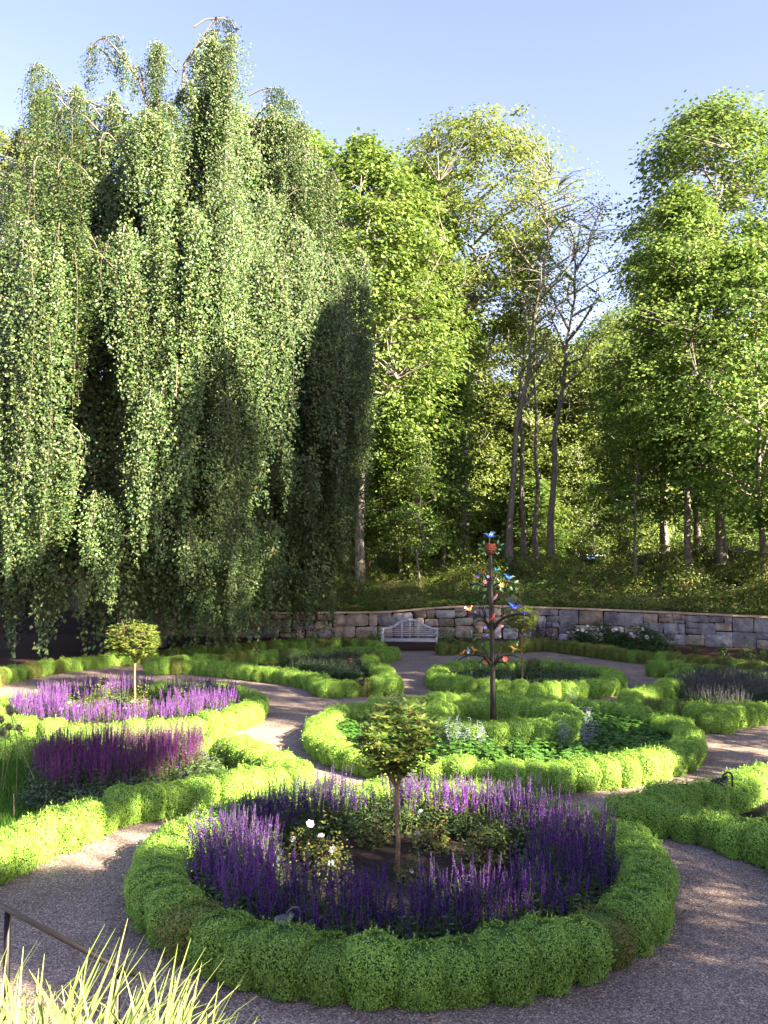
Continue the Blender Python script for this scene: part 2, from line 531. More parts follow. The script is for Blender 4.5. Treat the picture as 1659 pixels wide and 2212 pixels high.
R_BACKL = ridge([(819, 1386), (747, 1380), (614, 1385), (508, 1393), (400, 1400), (250, 1412), (100, 1428), (0, 1447), (-60, 1470), (-110, 1510)])
R_BACKR = ridge([(955, 1391), (1118, 1386), (1183, 1383), (1248, 1390), (1314, 1399), (1379, 1406), (1444, 1412), (1509, 1416), (1574, 1423), (1659, 1437), (1760, 1458), (1860, 1485)])
# gravel sheet inside the boundary hedges
poly = [(-16, 3.9), (16, 3.9), (16, 20.5)] + [(p.x, p.y) for p in reversed(R_BACKR)] + [(2.2, 30.6), (-0.4, 30.6)] + [(p.x, p.y) for p in R_BACKL] + [(-16, 18)]
def sheet(name, P, mat):
    me = bpy.data.meshes.new(name)
    ar = sum(P[q - 1][0] * P[q][1] - P[q][0] * P[q - 1][1] for q in range(len(P)))
    P = list(P) if ar > 0 else list(reversed(P))
    me.from_pydata([tuple(p) for p in P], [], [list(range(len(P)))])
    me.materials.append(M[mat])
    return struct(link(name, me))


sheet('gravel_path', [(x, y, 0.0) for x, y in poly], 'gravel')

# loose stones lying on the gravel near the camera
rng = np.random.default_rng(11)
NP_ = 9000
px = rng.uniform(-4.5, 6.5, NP_)
py = 5.2 + rng.uniform(0, 1, NP_) ** 1.6 * 9
s = rng.uniform(0.005, 0.012, NP_)
base = np.array([(1, 0, 0), (0, 1, 0), (-1, 0, 0), (0, -1, 0), (0, 0, 0.8)])
rot = rng.uniform(0, 6.28, NP_)
ca, sa = np.cos(rot), np.sin(rot)
B = np.stack([base[None, :, 0] * ca[:, None] - base[None, :, 1] * sa[:, None] * 0.7, base[None, :, 0] * sa[:, None] + base[None, :, 1] * ca[:, None] * 0.7, np.repeat(base[None, :, 2], NP_, 0)], -1) * s[:, None, None]
B += np.stack([px, py, np.full(NP_, 0.001)], -1)[:, None, :]
F0 = np.array([(0, 1, 4), (1, 2, 4), (2, 3, 4), (3, 0, 4)])
mb = MB()
mb.add(B.reshape(-1, 3), (np.arange(NP_)[:, None, None] * 5 + F0[None]).reshape(-1, 3))
M['pebble'] = leaf_mat('loose_pebble', [(0.0, (0.07, 0.055, 0.05)), (0.6, (0.19, 0.16, 0.145)), (1.0, (0.48, 0.44, 0.41))], 0.0, rough=0.85)
o = mb.obj('loose_gravel', 'pebble')
tag(o, 'loose grey brown pebbles lying on the gravel path', 'gravel', kind='stuff')

# rings: centre, outer radius
RING = {'A': ((0.17, 8.90), 2.60), 'B': ((1.98, 15.35), 3.34), 'I': ((2.08, 16.15), 1.47), 'C': ((3.49, 22.2), 2.45), 'L': ((-5.03, 17.65), 2.72)}


def soil_disc(c, r, z=0.03, mat='soil'):
    mb = MB()
    rings = [(0.0, z + 0.03), (r * 0.5, z + 0.03), (r * 0.85, z + 0.012), (r, z)]
    n = 48
    mb.lathe([(max(a, 0.001), b) for a, b in rings], n, c=(c[0], c[1], 0))
    return struct(mb.obj('soil_bed', mat))


def soil_poly(pts, z=0.03, mat='soil'):
    return sheet('soil_bed', [(p.x, p.y, z) for p in pts], mat)


for key in 'ABCL':
    soil_disc(RING[key][0], RING[key][1] - 0.2, 0.03 if key != 'I' else 0.035)

R_E1 = ridge([(640, 1652), (550, 1662), (450, 1682), (375, 1692), (300, 1704), (240, 1719), (150, 1753), (60, 1789), (0, 1814), (-80, 1850)])
R_E2 = ridge([(628, 1646), (575, 1627), (525, 1602), (480, 1592), (420, 1596), (300, 1600), (150, 1600), (20, 1597), (-80, 1588), (-160, 1580)])
R_F1 = ridge([(330, 1428), (425, 1427), (508, 1435), (561, 1440), (614, 1445), (657, 1452), (689, 1460), (708, 1473), (747, 1470), (800, 1468), (846, 1468)])
R_F2 = ridge([(846, 1466), (832, 1448), (806, 1432), (797, 1418), (827, 1407), (846, 1400)])
R_F3 = ridge([(822, 1398), (774, 1399), (720, 1399), (668, 1403), (614, 1406), (561, 1408), (508, 1412), (400, 1420), (330, 1428)])
R_G1 = ridge([(1413, 1432), (1440, 1431), (1493, 1434), (1542, 1440), (1607, 1448), (1659, 1456), (1760, 1476)])
R_G2 = ridge([(1478, 1446), (1452, 1468), (1428, 1480), (1390, 1490), (1355, 1499), (1411, 1512), (1477, 1517), (1525, 1529), (1545, 1541), (1574, 1530), (1623, 1523), (1659, 1520), (1760, 1516)])
R_H1 = ridge([(1354, 1729), (1400, 1728), (1444, 1736), (1505, 1746), (1566, 1755), (1606, 1772), (1659, 1789), (1760, 1832), (1880, 1890)])
R_H2 = ridge([(1400, 1716), (1430, 1707), (1484, 1699), (1545, 1695), (1586, 1682), (1627, 1670), (1659, 1662), (1760, 1640), (1860, 1625)])
soil_poly(R_E1 + list(reversed(R_E2)), 0.02)
soil_poly(R_F1 + R_F2[1:] + R_F3[:-1], 0.02)
soil_poly(R_G1 + list(reversed(R_G2)), 0.02)
soil_poly(R_H1 + list(reversed(R_H2)), 0.02)

# dry leaves and clippings blown against the hedges
rl_ = np.random.default_rng(63)
LFP = []
for key, k in (('A', 420), ('B', 380), ('C', 150), ('L', 200)):
    c_, r_ = RING[key]
    a_ = rl_.uniform(0, 2 * PI, k)
    q_ = r_ + 0.0 + np.abs(rl_.normal(size=k)) * 0.16
    LFP.append(np.stack([c_[0] + q_ * np.cos(a_), c_[1] + q_ * np.sin(a_), np.full(k, 0.014)], -1))
for path in (R_E1, R_F1, R_G2, R_H1, R_H2):
    P_ = np.array([(p.x, p.y) for p in path])
    sg = np.concatenate([[0], np.cumsum(np.hypot(*np.diff(P_, axis=0).T))])
    k = int(sg[-1] * 26)
    t_ = rl_.uniform(0, sg[-1], k)
    LFP.append(np.stack([np.interp(t_, sg, P_[:, 0]) + rl_.normal(size=k) * 0.22, np.interp(t_, sg, P_[:, 1]) - 0.26 - np.abs(rl_.normal(size=k)) * 0.14, np.full(k, 0.012)], -1))
k = 500
LFP.append(np.stack([rl_.uniform(-5, 7, k), rl_.uniform(5, 19, k), np.full(k, 0.012)], -1))
LFP = np.concatenate(LFP)
k = len(LFP)
mb = MB()
mb.leaves(LFP, np.array([0, 0, 1.0]) + rv(rl_, k) * 0.35, rv(rl_, k) * np.array([1, 1, 0.15]), rl_.uniform(0.018, 0.045, k), rl_.uniform(0.01, 0.022, k), 0)
M['dry'] = leaf_mat('dry_leaf', [(0.0, (0.06, 0.032, 0.018)), (0.6, (0.15, 0.085, 0.045)), (1.0, (0.27, 0.18, 0.10))], 0.1, rough=0.8)
tag(mb.obj('fallen_leaves', 'dry'), 'dry brown leaves and clippings scattered along the hedge feet', 'leaves', kind='stuff')

# ------------------------------------------------------------------ stone wall
rng = np.random.default_rng(21)
wall = thing('stone_wall', 'long dry stone retaining wall with sandy coping behind the garden', 'wall', (2.0, 35.6, 0))
WO = np.array([2.0, 35.6, 0.0])
wx = np.linspace(-16, 20, 721)
wyv = ywall(wx)
arc = np.concatenate([[0], np.cumsum(np.hypot(np.diff(wx), np.diff(wyv)))])
LEN = arc[-1]


def wall_pt(s):
    x = np.interp(s, arc, wx)
    y = np.interp(s, arc, wyv)
    x2 = np.interp(s + 0.05, arc, wx)
    y2 = np.interp(s + 0.05, arc, wyv)
    if s + 0.05 > LEN:
        x2, y2 = x, y
        x, y = np.interp(s - 0.05, arc, wx), np.interp(s - 0.05, arc, wyv)
    t = np.array([x2 - x, y2 - y, 0])
    t /= np.linalg.norm(t)
    nrm = np.array([t[1], -t[0], 0])
    return np.array([np.interp(s, arc, wx), np.interp(s, arc, wyv), 0]), t, nrm


# dark backing the joints show
mb = MB()
V = []
for sx, sy in zip(wx[::12], wyv[::12]):
    zt = float(wtop(sx)) - 0.04
    V += [(sx, sy + 0.0, -0.1), (sx, sy + 0.0, zt), (sx, sy + 0.24, zt), (sx, sy + 0.24, -0.1)]
V = np.array(V) - WO
n = len(V) // 4
F = []
for a in range(n - 1):
    for q in range(3):
        F.append((a * 4 + q, (a + 1) * 4 + q, (a + 1) * 4 + q + 1, a * 4 + q + 1))
mb.add(V, np.array(F))
mb.obj('wall_core', 'joint', wall)


def stone(s0, s1, z0, z1, mat):
    xm_ = float(np.interp((s0 + s1) / 2, arc, wx))
    mat = 'stone_grey' if rng.random() < min(0.85, max(0.25, 0.25 + (xm_ - 3) * 0.07)) else 'stone_warm'
    jit = lambda a: rng.uniform(-a, a)
    g = 0.004 if xm_ > 7 else 0.011
    c0_, c1_ = (0.03, 0.10) if xm_ > 7 else (0.05, 0.2)
    corners = [(s0 + g + jit(0.04), z0 + g + jit(0.03)), (s1 - g + jit(0.04), z0 + g + jit(0.03)), (s1 - g + jit(0.04), z1 - g + jit(0.03)), (s0 + g + jit(0.04), z1 - g + jit(0.03))]
    cs = sum(c[0] for c in corners) / 4
    p, t, nr = wall_pt(min(max(cs, 0), LEN))
    cz = sum(c[1] for c in corners) / 4
    out = rng.uniform(0.035, 0.085)
    ring0, ring1, ring2 = [], [], []
    # eight-sided outline: corners cut a little
    outl = []
    for a in range(4):
        c0, c1 = np.array(corners[a]), np.array(corners[(a + 1) % 4])
        cut = rng.uniform(c0_, c1_)
        outl.append(c0 + (c1 - c0) * cut)
        outl.append(c0 + (c1 - c0) * (1 - rng.uniform(c0_, c1_)))
    o0 = np.array(outl)
    # shift corner cut points so that the outline is rounded
    cc = np.array([cs, cz])
    V = []
    for depth, sh in ((-0.05, 1.0), (out * 0.65, 1.0), (out, 0.91)):
        for q in o0:
            w = cc + (q - cc) * sh
            V.append(p - WO + t * (w[0] - cs) + nr * (depth + (jit(0.012) if depth > 0 else 0)) + np.array([0, 0, w[1]]))
    V.append(p - WO + nr * (out + jit(0.012)) + np.array([0, 0, cz]))
    mb = MB()
    F = []
    for a in range(2):
        for q in range(8):
            F.append((a * 8 + q, a * 8 + (q + 1) % 8, (a + 1) * 8 + (q + 1) % 8, (a + 1) * 8 + q))
    mb.add(V, np.array(F))
    n0 = mb.n
    mb.F[3].append(np.array([(16 + q, 16 + (q + 1) % 8, 24) for q in range(8)]))
    mb.MI[3].append(np.zeros(8, dtype=np.int32))
    mb.obj('stone', mat, wall)


def fill_stones(sa, sb, z0, z1, mat, lmin, lmax):
    s_ = sa
    while s_ < sb - 0.12:
        l = rng.uniform(lmin, lmax)
        e = s_ + l
        if sb - e < 0.25:
            e = sb
        if (z1 - z0) > 0.36 and rng.random() < 0.45 and (e - s_) < 0.7:
            zm = z0 + (z1 - z0) * rng.uniform(0.35, 0.65)
            stone(s_, e, z0, zm, mat)
            if rng.random() < 0.4:
                sm = s_ + (e - s_) * rng.uniform(0.4, 0.6)
                stone(s_, sm, zm, z1, mat)
                stone(sm, e, zm, z1, mat)
            else:
                stone(s_, e, zm, z1, mat)
        else:
            stone(s_, e, z0, z1, mat)
        s_ = e


s_ = 5.0
while s_ < LEN - 4:
    L = rng.uniform(1.1, 2.0)
    e = min(s_ + L, LEN - 4)
    xm = float(np.interp((s_ + e) / 2, arc, wx))
    H = float(wtop(xm)) - 0.05
    mat = None
    big = xm > 7
    if rng.random() < (0.6 if big else 0.3):
        r1 = H * rng.uniform(0.42, 0.55)
        fill_stones(s_, e, -0.03, r1, mat, 0.55, 1.1)
        fill_stones(s_, e, r1, H, mat, 0.5, 1.0)
    else:
        r1 = H * rng.uniform(0.28, 0.42)
        r2 = H * rng.uniform(0.66, 0.8)
        fill_stones(s_, e, -0.03, r1, mat, 0.45, 0.95)
        fill_stones(s_, e, r1, r2, mat, 0.45 if big else 0.35, 1.0)
        fill_stones(s_, e, r2, H, mat, 0.3, 0.8)
    s_ = e
# coping slabs
s_ = 5.0
while s_ < LEN - 4:
    l = rng.uniform(0.7, 1.5)
    e = min(s_ + l, LEN - 4)
    V = []
    for q, off in ((s_ + 0.008, 0), (e - 0.008, 0)):
        p, t, nr = wall_pt(q)
        zt = float(wtop(p[0]))
        j = rng.uniform(-0.01, 0.01)
        for depth, z in ((0.11 + j, zt - 0.045), (0.11 + j, zt + 0.01), (0.095 + j, zt + 0.022), (-0.34, zt + 0.022), (-0.34, zt - 0.045)):
            V.append(p - WO + nr * depth + np.array([0, 0, z]))
    F = [(a, (a + 1) % 5, 5 + (a + 1) % 5, 5 + a) for a in range(5)]
    mb = MB()
    mb.add(V, np.array(F))
    for b0 in (0, 5):
        mb.F[3].append(np.array([(b0, b0 + 1, b0 + 2), (b0, b0 + 2, b0 + 3), (b0, b0 + 3, b0 + 4)]))
        mb.MI[3].append(np.zeros(3, dtype=np.int32))
    mb.obj('coping_stone', 'coping', wall)
    s_ = e

# ------------------------------------------------------------------ box hedges
def lobe_mesh(seed, mat, n=9000):
    rng = np.random.default_rng(seed)
    a, b, h = 0.235, 0.27, 0.40
    ph = rng.uniform(0, 6.28, 8)
    phi = rng.uniform(0, 2 * PI, n)
    side = rng.random(n) < 0.50
    th = np.arcsin(rng.uniform(0, 1, n) ** 0.9)
    zs = rng.uniform(0.03, 0.52, n)
    z = np.where(side, zs, 0.50 + 0.50 * np.sin(th))
    rho = np.where(side, 1 - 0.16 * ((0.52 - zs) / 0.5) ** 1.6, np.cos(th) ** 0.55)
    e = 2.5
    c, sn = np.cos(phi), np.sin(phi)
    q = 1.0 / (np.abs(c) ** e + np.abs(sn) ** e) ** (1 / e)
    d = np.stack([c * np.where(side, 1, np.cos(th)), sn * np.where(side, 1, np.cos(th)), np.where(side, -0.1, np.sin(th))], -1)
    lump = 1 + 0.05 * np.sin(4 * c + ph[0]) * np.sin(7 * z + ph[1]) + 0.045 * np.sin(5 * sn + ph[2] + 6 * z) + 0.03 * np.sin(13 * c + ph[3]) * np.sin(17 * z + ph[4])
    depth = rng.exponential(0.032, n)
    out = (rng.random(n) < 0.12) * rng.uniform(0.0, 0.08, n)
    f = lump * (1 - depth + out)
    P = np.stack([c * q * rho * f * a, sn * q * rho * f * b, h * (0.5 + (z - 0.5) * np.where(z > 0.5, f, 1.0))], -1)
    Nn = d * 1.0 + rv(rng, n) * 0.6 + np.array([0, 0, 0.3])
    A = d * 0.6 + rv(rng, n) * 0.8 + np.array([0, 0, 0.5])
    L = rng.uniform(0.012, 0.021, n)
    mb = MB()
    mb.leaves(P, Nn, A, L, L * rng.uniform(0.55, 0.75, n), 0)
    # loose shoots the shears missed
    k = 70
    id_ = rng.integers(0, n, k)
    for q in range(5):
        dd = d[id_] + rv(rng, k) * 0.5 + np.array([0, 0, 0.35])
        ls = rng.uniform(0.016, 0.026, k)
        mb.leaves(P[id_] + d[id_] * np.array([0.0, 0.0, 1.0]) * 0.004 * q + d[id_] * 0.006 * q, rv(rng, k) + np.array([0, 0, 0.5]), dd, ls, ls * 0.55, 0)
    # dark woody heart
    th = np.linspace(0, 2 * PI, 13)[:-1]
    profs = [(0.60, 0.02), (0.80, 0.10), (0.86, 0.5), (0.78, 0.76), (0.5, 0.88), (0.02, 0.90)]
    V = []
    for q, z in profs:
        cx = np.sign(np.cos(th)) * np.abs(np.cos(th)) ** 0.75 * q * a
        cy = np.sign(np.sin(th)) * np.abs(np.sin(th)) ** 0.75 * q * b
        V.append(np.stack([cx, cy, np.full(12, z * h)], -1))
    V = np.concatenate(V)
    i = np.arange(len(profs) - 1)[:, None] * 12
    j = np.arange(12)[None, :]
    mb.add(V, np.stack([i + j, i + (j + 1) % 12, i + 12 + (j + 1) % 12, i + 12 + j], -1).reshape(-1, 4), 1)
    return mb.mesh('boxwood_bush', [mat, 'box_core'])


LOBES = [lobe_mesh(100 + q, 'box') for q in range(6)]
LOBES_R = [lobe_mesh(120 + q, 'box_rust', 7000) for q in range(3)]


def resample(pts, step, closed=False):
    P = np.array([(p[0], p[1]) for p in pts], float)
    if closed:
        P = np.vstack([P, P[:1]])
    # smooth corner-cutting
    seg = np.concatenate([[0], np.cumsum(np.hypot(*np.diff(P, axis=0).T))])
    n = max(2, int(round(seg[-1] / step)))
    ss = np.linspace(0, seg[-1], n + 1)
    if closed:
        ss = ss[:-1]
    return np.stack([np.interp(ss, seg, P[:, 0]), np.interp(ss, seg, P[:, 1])], -1)


def hedge(label, paths, rng, step=0.34, rust=0.0, size=1.0, group='clipped box hedges of the parterre', closed=False, wid=1.0):
    allp = [resample(p, step, closed) for p in paths]
    c = np.concatenate(allp).mean(0)
    root = thing('box_hedge', label, 'hedge', (c[0], c[1], 0), 0, group)
    for P in allp:
        n = len(P)
        for q in range(n):
            if closed:
                t = P[(q + 1) % n] - P[q - 1]
            else:
                t = P[min(q + 1, n - 1)] - P[max(q - 1, 0)]
            ang = math.atan2(t[1], t[0]) + (PI if rng.random() < 0.5 else 0) + rng.uniform(-0.12, 0.12)
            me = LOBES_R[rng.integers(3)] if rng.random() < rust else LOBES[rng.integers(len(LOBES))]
            sx = size * rng.uniform(0.80, 1.02)
            sy = size * wid * rng.uniform(0.92, 1.08)
            sz = size * rng.uniform(0.90, 1.12)
            if step > 0.4:
                sx *= step / 0.36
            o = link('boxwood_bush', me, root, (P[q, 0] - c[0] + rng.uniform(-0.02, 0.02), P[q, 1] - c[1] + rng.uniform(-0.02, 0.02), 0.0), ang, (sx, sy, sz))
    return root


def circle(c, r, n=96):
    return [(c[0] + r * math.cos(a), c[1] + r * math.sin(a)) for a in np.arange(n) / n * 2 * PI]


hr = np.random.default_rng(77)
hedge('round box hedge in front, ringing the violet salvia and a small standard tree', [circle(RING['A'][0], RING['A'][1] - 0.26)], hr, 0.33, 0.03, closed=True)
hedge('large round box hedge around the bird sculpture and leafy groundcover', [circle(RING['B'][0], RING['B'][1] - 0.26)], hr, 0.34, closed=True)
hedge('small inner round box hedge at the foot of the bird sculpture', [circle(RING['I'][0], RING['I'][1] - 0.26)], hr, 0.34, size=1.15, closed=True)
hedge('round box hedge far back between the sculpture and the bench', [circle(RING['C'][0], RING['C'][1] - 0.26)], hr, 0.35, 0.05, closed=True)
hedge('round sunlit box hedge around lilac salvia near the weeping beech', [circle(RING['L'][0], RING['L'][1] - 0.26)], hr, 0.34, closed=True)
hedge('wedge shaped box hedge along the left path beside the mauve salvia bed', [R_E1, R_E2], hr, 0.34)
hedge('angular box hedge enclosing the dark lavender bed in front of the bench', [R_F1, R_F2, R_F3], hr, 0.33, 0.15)
hedge('angular box hedge enclosing the dark lavender bed by the wall end of the path', [R_G1, R_G2], hr, 0.33, 0.12)
hedge('forked box hedge at the right edge with a black spotlight on it', [R_H1, R_H2], hr, 0.34)
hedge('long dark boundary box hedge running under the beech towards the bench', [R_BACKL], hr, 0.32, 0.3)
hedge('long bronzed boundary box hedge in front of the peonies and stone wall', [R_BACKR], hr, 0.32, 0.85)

# ------------------------------------------------------------------ flowering plants
def salvia_meshes(seed, fl, nsp=15, h=(0.42, 0.6), rad=0.17, spike=(0.15, 0.26), leaf='salvia_leaf', stem='stem', fs=0.013, nleaf=230, tilt=0.17):
    rng = np.random.default_rng(seed)
    lf, sp = MB(), MB()
    n = nleaf
    ph = rng.uniform(0, 6.28, n)
    rr = rad * 1.25 * np.sqrt(rng.uniform(0, 1, n))
    zz = rng.uniform(0.02, 0.30, n) * (1 - 0.35 * rr / rad / 1.25)
    P = np.stack([rr * np.cos(ph), rr * np.sin(ph), zz], -1)
    outv = np.stack([np.cos(ph), np.sin(ph), np.zeros(n)], -1)
    A = outv * rng.uniform(0.3, 1, n)[:, None] + rv(rng, n) * 0.5 + np.array([0, 0, 0.35])
    lf.leaves(P, np.array([0, 0, 1.0]) + outv * 0.3 + rv(rng, n) * 0.6, A, rng.uniform(0.045, 0.085, n), rng.uniform(0.018, 0.03, n), 0)
    for q in range(nsp):
        a = rng.uniform(0, 6.28)
        r0 = rad * math.sqrt(rng.uniform(0, 1))
        b = np.array([r0 * 0.6 * math.cos(a), r0 * 0.6 * math.sin(a), 0.0])
        H = rng.uniform(*h)
        top = np.array([r0 * 1.15 * math.cos(a) + rng.normal() * tilt * H * 0.35, r0 * 1.15 * math.sin(a) + rng.normal() * tilt * H * 0.35, H])
        L = rng.uniform(*spike)
        d = top - b
        d /= np.linalg.norm(d)
        lf.tube([b, (b + top) / 2, top], [0.0035, 0.003, 0.002], 3, 1, cap=False)
        nw = int(L / 0.0115)
        t = np.linspace(0, 1, nw)
        per = 5
        tt = np.repeat(t, per)
        m_ = len(tt)
        pos = top[None, :] - d[None, :] * (L * (1 - tt))[:, None] 
        ang = rng.uniform(0, 6.28, m_)
        ov = np.stack([np.cos(ang), np.sin(ang), np.zeros(m_)], -1)
        wr = (0.011 * (1 - tt) ** 0.7 + 0.003)
        pos = pos + ov * wr[:, None]
        sp.leaves(pos, ov * 0.9 + rv(rng, m_) * 0.5, ov * 0.5 + np.array([0, 0, 0.9]) + rv(rng, m_) * 0.4, fs * (1.25 - 0.6 * tt) * rng.uniform(0.8, 1.3, m_), fs * (1.1 - 0.5 * tt) * rng.uniform(0.7, 1.0, m_), 0)
        # leaves up the stem
        k = 7
        u = rng.uniform(0.15, 0.65, k)
        ps = b + (top - b) * u[:, None]
        an = rng.uniform(0, 6.28, k)
        ov = np.stack([np.cos(an), np.sin(an), np.full(k, 0.25)], -1)
        lf.leaves(ps, np.array([0, 0, 1.0]) + rv(rng, k) * 0.4, ov, rng.uniform(0.04, 0.07, k), rng.uniform(0.014, 0.022, k), 0)
    return lf.mesh('salvia_foliage', [leaf, stem]), sp.mesh('salvia_flower_spikes', [fl])


SALV = {k: [salvia_meshes(200 + 10 * z + q, k, 19, (0.40, 0.62), 0.17, (0.13, 0.25), fs=0.0115) for q in range(5)] for z, k in enumerate(('violet', 'lilac'))}
SALV['mauve'] = [salvia_meshes(240 + q, 'mauve', 17, (0.5, 0.72), 0.18, (0.2, 0.32), 'salvia_leaf', 'stem_red', 0.010, 300, 0.03) for q in range(4)]
SALV['lavender'] = [salvia_meshes(260 + q, 'lavender', 22, (0.34, 0.5), 0.2, (0.06, 0.12), 'lav_leaf', 'stem', 0.010, 380, 0.1) for q in range(3)]
SALV['lavgreen'] = [salvia_meshes(270 + q, 'lavender', 9, (0.3, 0.42), 0.2, (0.04, 0.07), 'lav_leaf', 'stem', 0.009, 620, 0.1) for q in range(3)]
SALV['green'] = [salvia_meshes(280 + q, 'violet', 2, (0.3, 0.4), 0.19, (0.05, 0.08), 'salvia_leaf', 'stem', 0.010, 420, 0.1) for q in range(3)]


def plant(kind, x, y, rng, label, group, name='salvia_plant', cat='salvia', sc=1.0, z=0.04):
    a, b = SALV[kind][rng.integers(len(SALV[kind]))]
    s = sc * rng.uniform(0.88, 1.14)
    o = link(name, a, None, (x, y, z), rng.uniform(0, 6.28), (s * rng.uniform(0.95, 1.1), s, s))
    tag(o, label, cat, group)
    link('flower_spikes', b, o)
    return o


def poisson_ring(c, r0, r1, dmin, rng, tries=2500, keep=None):
    pts = []
    for _ in range(tries):
        a = rng.uniform(0, 6.28)
        r = math.sqrt(rng.uniform(r0 * r0, r1 * r1))
        p = (c[0] + r * math.cos(a), c[1] + r * math.sin(a))
        if keep and not keep(*p):
            continue
        if all((p[0] - q[0]) ** 2 + (p[1] - q[1]) ** 2 > dmin * dmin for q in pts):
            pts.append(p)
    return pts


SECT = ['right side', 'back right', 'back', 'back left', 'left side', 'front left', 'front', 'front right']


def sector(x, y, c):
    return SECT[int(((math.degrees(math.atan2(y - c[1], x - c[0])) + 22.5) % 360) // 45)]


def row(x, y, c, r):
    return 'inner row' if math.hypot(x - c[0], y - c[1]) < r else 'outer row'


sr = np.random.default_rng(301)
cA = RING['A'][0]
for x, y in poisson_ring(cA, 1.36, 1.98, 0.215, sr, 4000):
    a = math.degrees(math.atan2(y - cA[1], x - cA[0])) % 360
    kind = 'violet'
    if (55 < a < 85) or (195 < a < 228):  # sunlit stretches of the ring, their light put into lilac florets
        kind = 'lilac' if sr.random() < 0.75 else 'violet'
    if 95 < a < 106 or 318 < a < 326:
        plant('green', x, y, sr, 'leafy green salvia without flowers inside the front round hedge', 'flowerless salvias in the front ring')
        continue
    if kind == 'violet':
        plant('violet', x, y, sr, 'deep violet salvia in the front round hedge, %s, %s' % (sector(x, y, cA), row(x, y, cA, 1.62)), 'violet salvias in the front ring')
    else:
        plant('lilac', x, y, sr, 'lilac salvia with sunlight put into its colour, front round hedge, %s, %s' % (sector(x, y, cA), row(x, y, cA, 1.62)), 'lilac salvias in the front ring')
cL = RING['L'][0]
for x, y in poisson_ring(cL, 1.25, 2.05, 0.27, sr):
    a = math.degrees(math.atan2(y - cL[1], x - cL[0])) % 360
    if 20 < a < 75:  # violet on the shaded back right, lilac elsewhere: light put into colour
        plant('violet', x, y, sr, 'dark violet salvia in the ring by the beech, %s, %s' % (sector(x, y, cL), row(x, y, cL, 1.68)), 'violet salvias in the ring by the beech')
    elif 75 <= a < 95:
        plant('green', x, y, sr, 'leafy green salvia without flowers in the ring by the beech', 'flowerless salvias in the ring by the beech')
    else:
        plant('lilac', x, y, sr, 'pinkish lilac salvia, sunlight put into its colour, ring by the beech, %s, %s' % (sector(x, y, cL), row(x, y, cL, 1.68)), 'lilac salvias in the ring by the beech')


def inside(P, x, y):
    c = False
    n = len(P)
    j = n - 1
    for i in range(n):
        if (P[i][1] > y) != (P[j][1] > y) and x < (P[j][0] - P[i][0]) * (y - P[i][1]) / (P[j][1] - P[i][1]) + P[i][0]:
            c = not c
        j = i
    return c


def fill(poly, dmin, rng, n=1500, margin=0.3, edge=None):
    P = [(p[0], p[1]) for p in poly]
    xs = [p[0] for p in P]
    ys = [p[1] for p in P]
    E = np.array(edge) if edge is not None else np.array(P)
    E = resample(E, 0.1)
    pts = []
    for _ in range(n):
        x, y = rng.uniform(min(xs), max(xs)), rng.uniform(min(ys), max(ys))
        if not inside(P, x, y):
            continue
        if np.min((E[:, 0] - x) ** 2 + (E[:, 1] - y) ** 2) < margin ** 2:
            continue
        if all((x - q[0]) ** 2 + (y - q[1]) ** 2 > dmin * dmin for q in pts):
            pts.append((x, y))
    return pts


# mauve salvia bed on the left, measured by its outline on the ground
bedE = [at(u, v, z=0.0) for u, v in [(78, 1700), (100, 1660), (250, 1650), (420, 1655), (430, 1690), (380, 1715), (250, 1745), (150, 1755), (105, 1745)]]
for x, y in fill(bedE, 0.25, sr, 1500, 0.02):
    plant('mauve', x, y, sr, 'tall mauve salvia in the left wedge bed, %s %s' % ('front' if y < 11.6 else ('middle' if y < 12.6 else 'back'), 'nearest the grass' if x < -4.2 else ('midway along' if x < -3.2 else 'nearest the hedge tip')), 'mauve salvias in the left wedge bed')
bedE2 = [at(u, v, z=0.0) for u, v in [(85, 1748), (105, 1752), (250, 1752), (380, 1722), (432, 1697), (440, 1668), (455, 1690), (400, 1728), (260, 1765), (110, 1775)]]
for x, y in fill(bedE2, 0.2, sr, 900, 0.0):
    plant('green', x, y, sr, 'leafy green plant along the front of the mauve salvia', 'green plants before the mauve salvias', 'green_perennial', 'perennial', sc=1.1)
bedG = [at(u, v, z=0.0) for u, v in [(1480, 1525), (1475, 1500), (1520, 1478), (1659, 1485), (1760, 1500), (1760, 1540), (1659, 1540), (1560, 1556)]]
for x, y in fill(bedG, 0.3, sr, 900, 0.02):
    plant('lavender', x, y, sr, 'dusky purple lavender in the angular bed at right, %s' % ('front row' if y < 20.2 else 'back row'), 'lavenders in the right angular bed', 'lavender_plant', 'lavender')
bedF = [at(u, v, z=0.0) for u, v in [(640, 1455), (620, 1440), (760, 1428), (800, 1450), (815, 1470), (730, 1476)]]
for x, y in fill(bedF, 0.3, sr, 700, 0.05):
    plant('lavgreen', x, y, sr, 'dark green lavender inside the angular hedge before the bench', 'lavenders in the bed before the bench', 'lavender_plant', 'lavender')
# low green planting inside the far round hedge
cC = RING['C'][0]
for x, y in poisson_ring(cC, 0.5, 1.8, 0.36, sr, 500):
    plant('green', x, y, sr, 'plain green perennial inside the far round hedge', 'green perennials in the far ring', 'green_perennial', 'perennial')


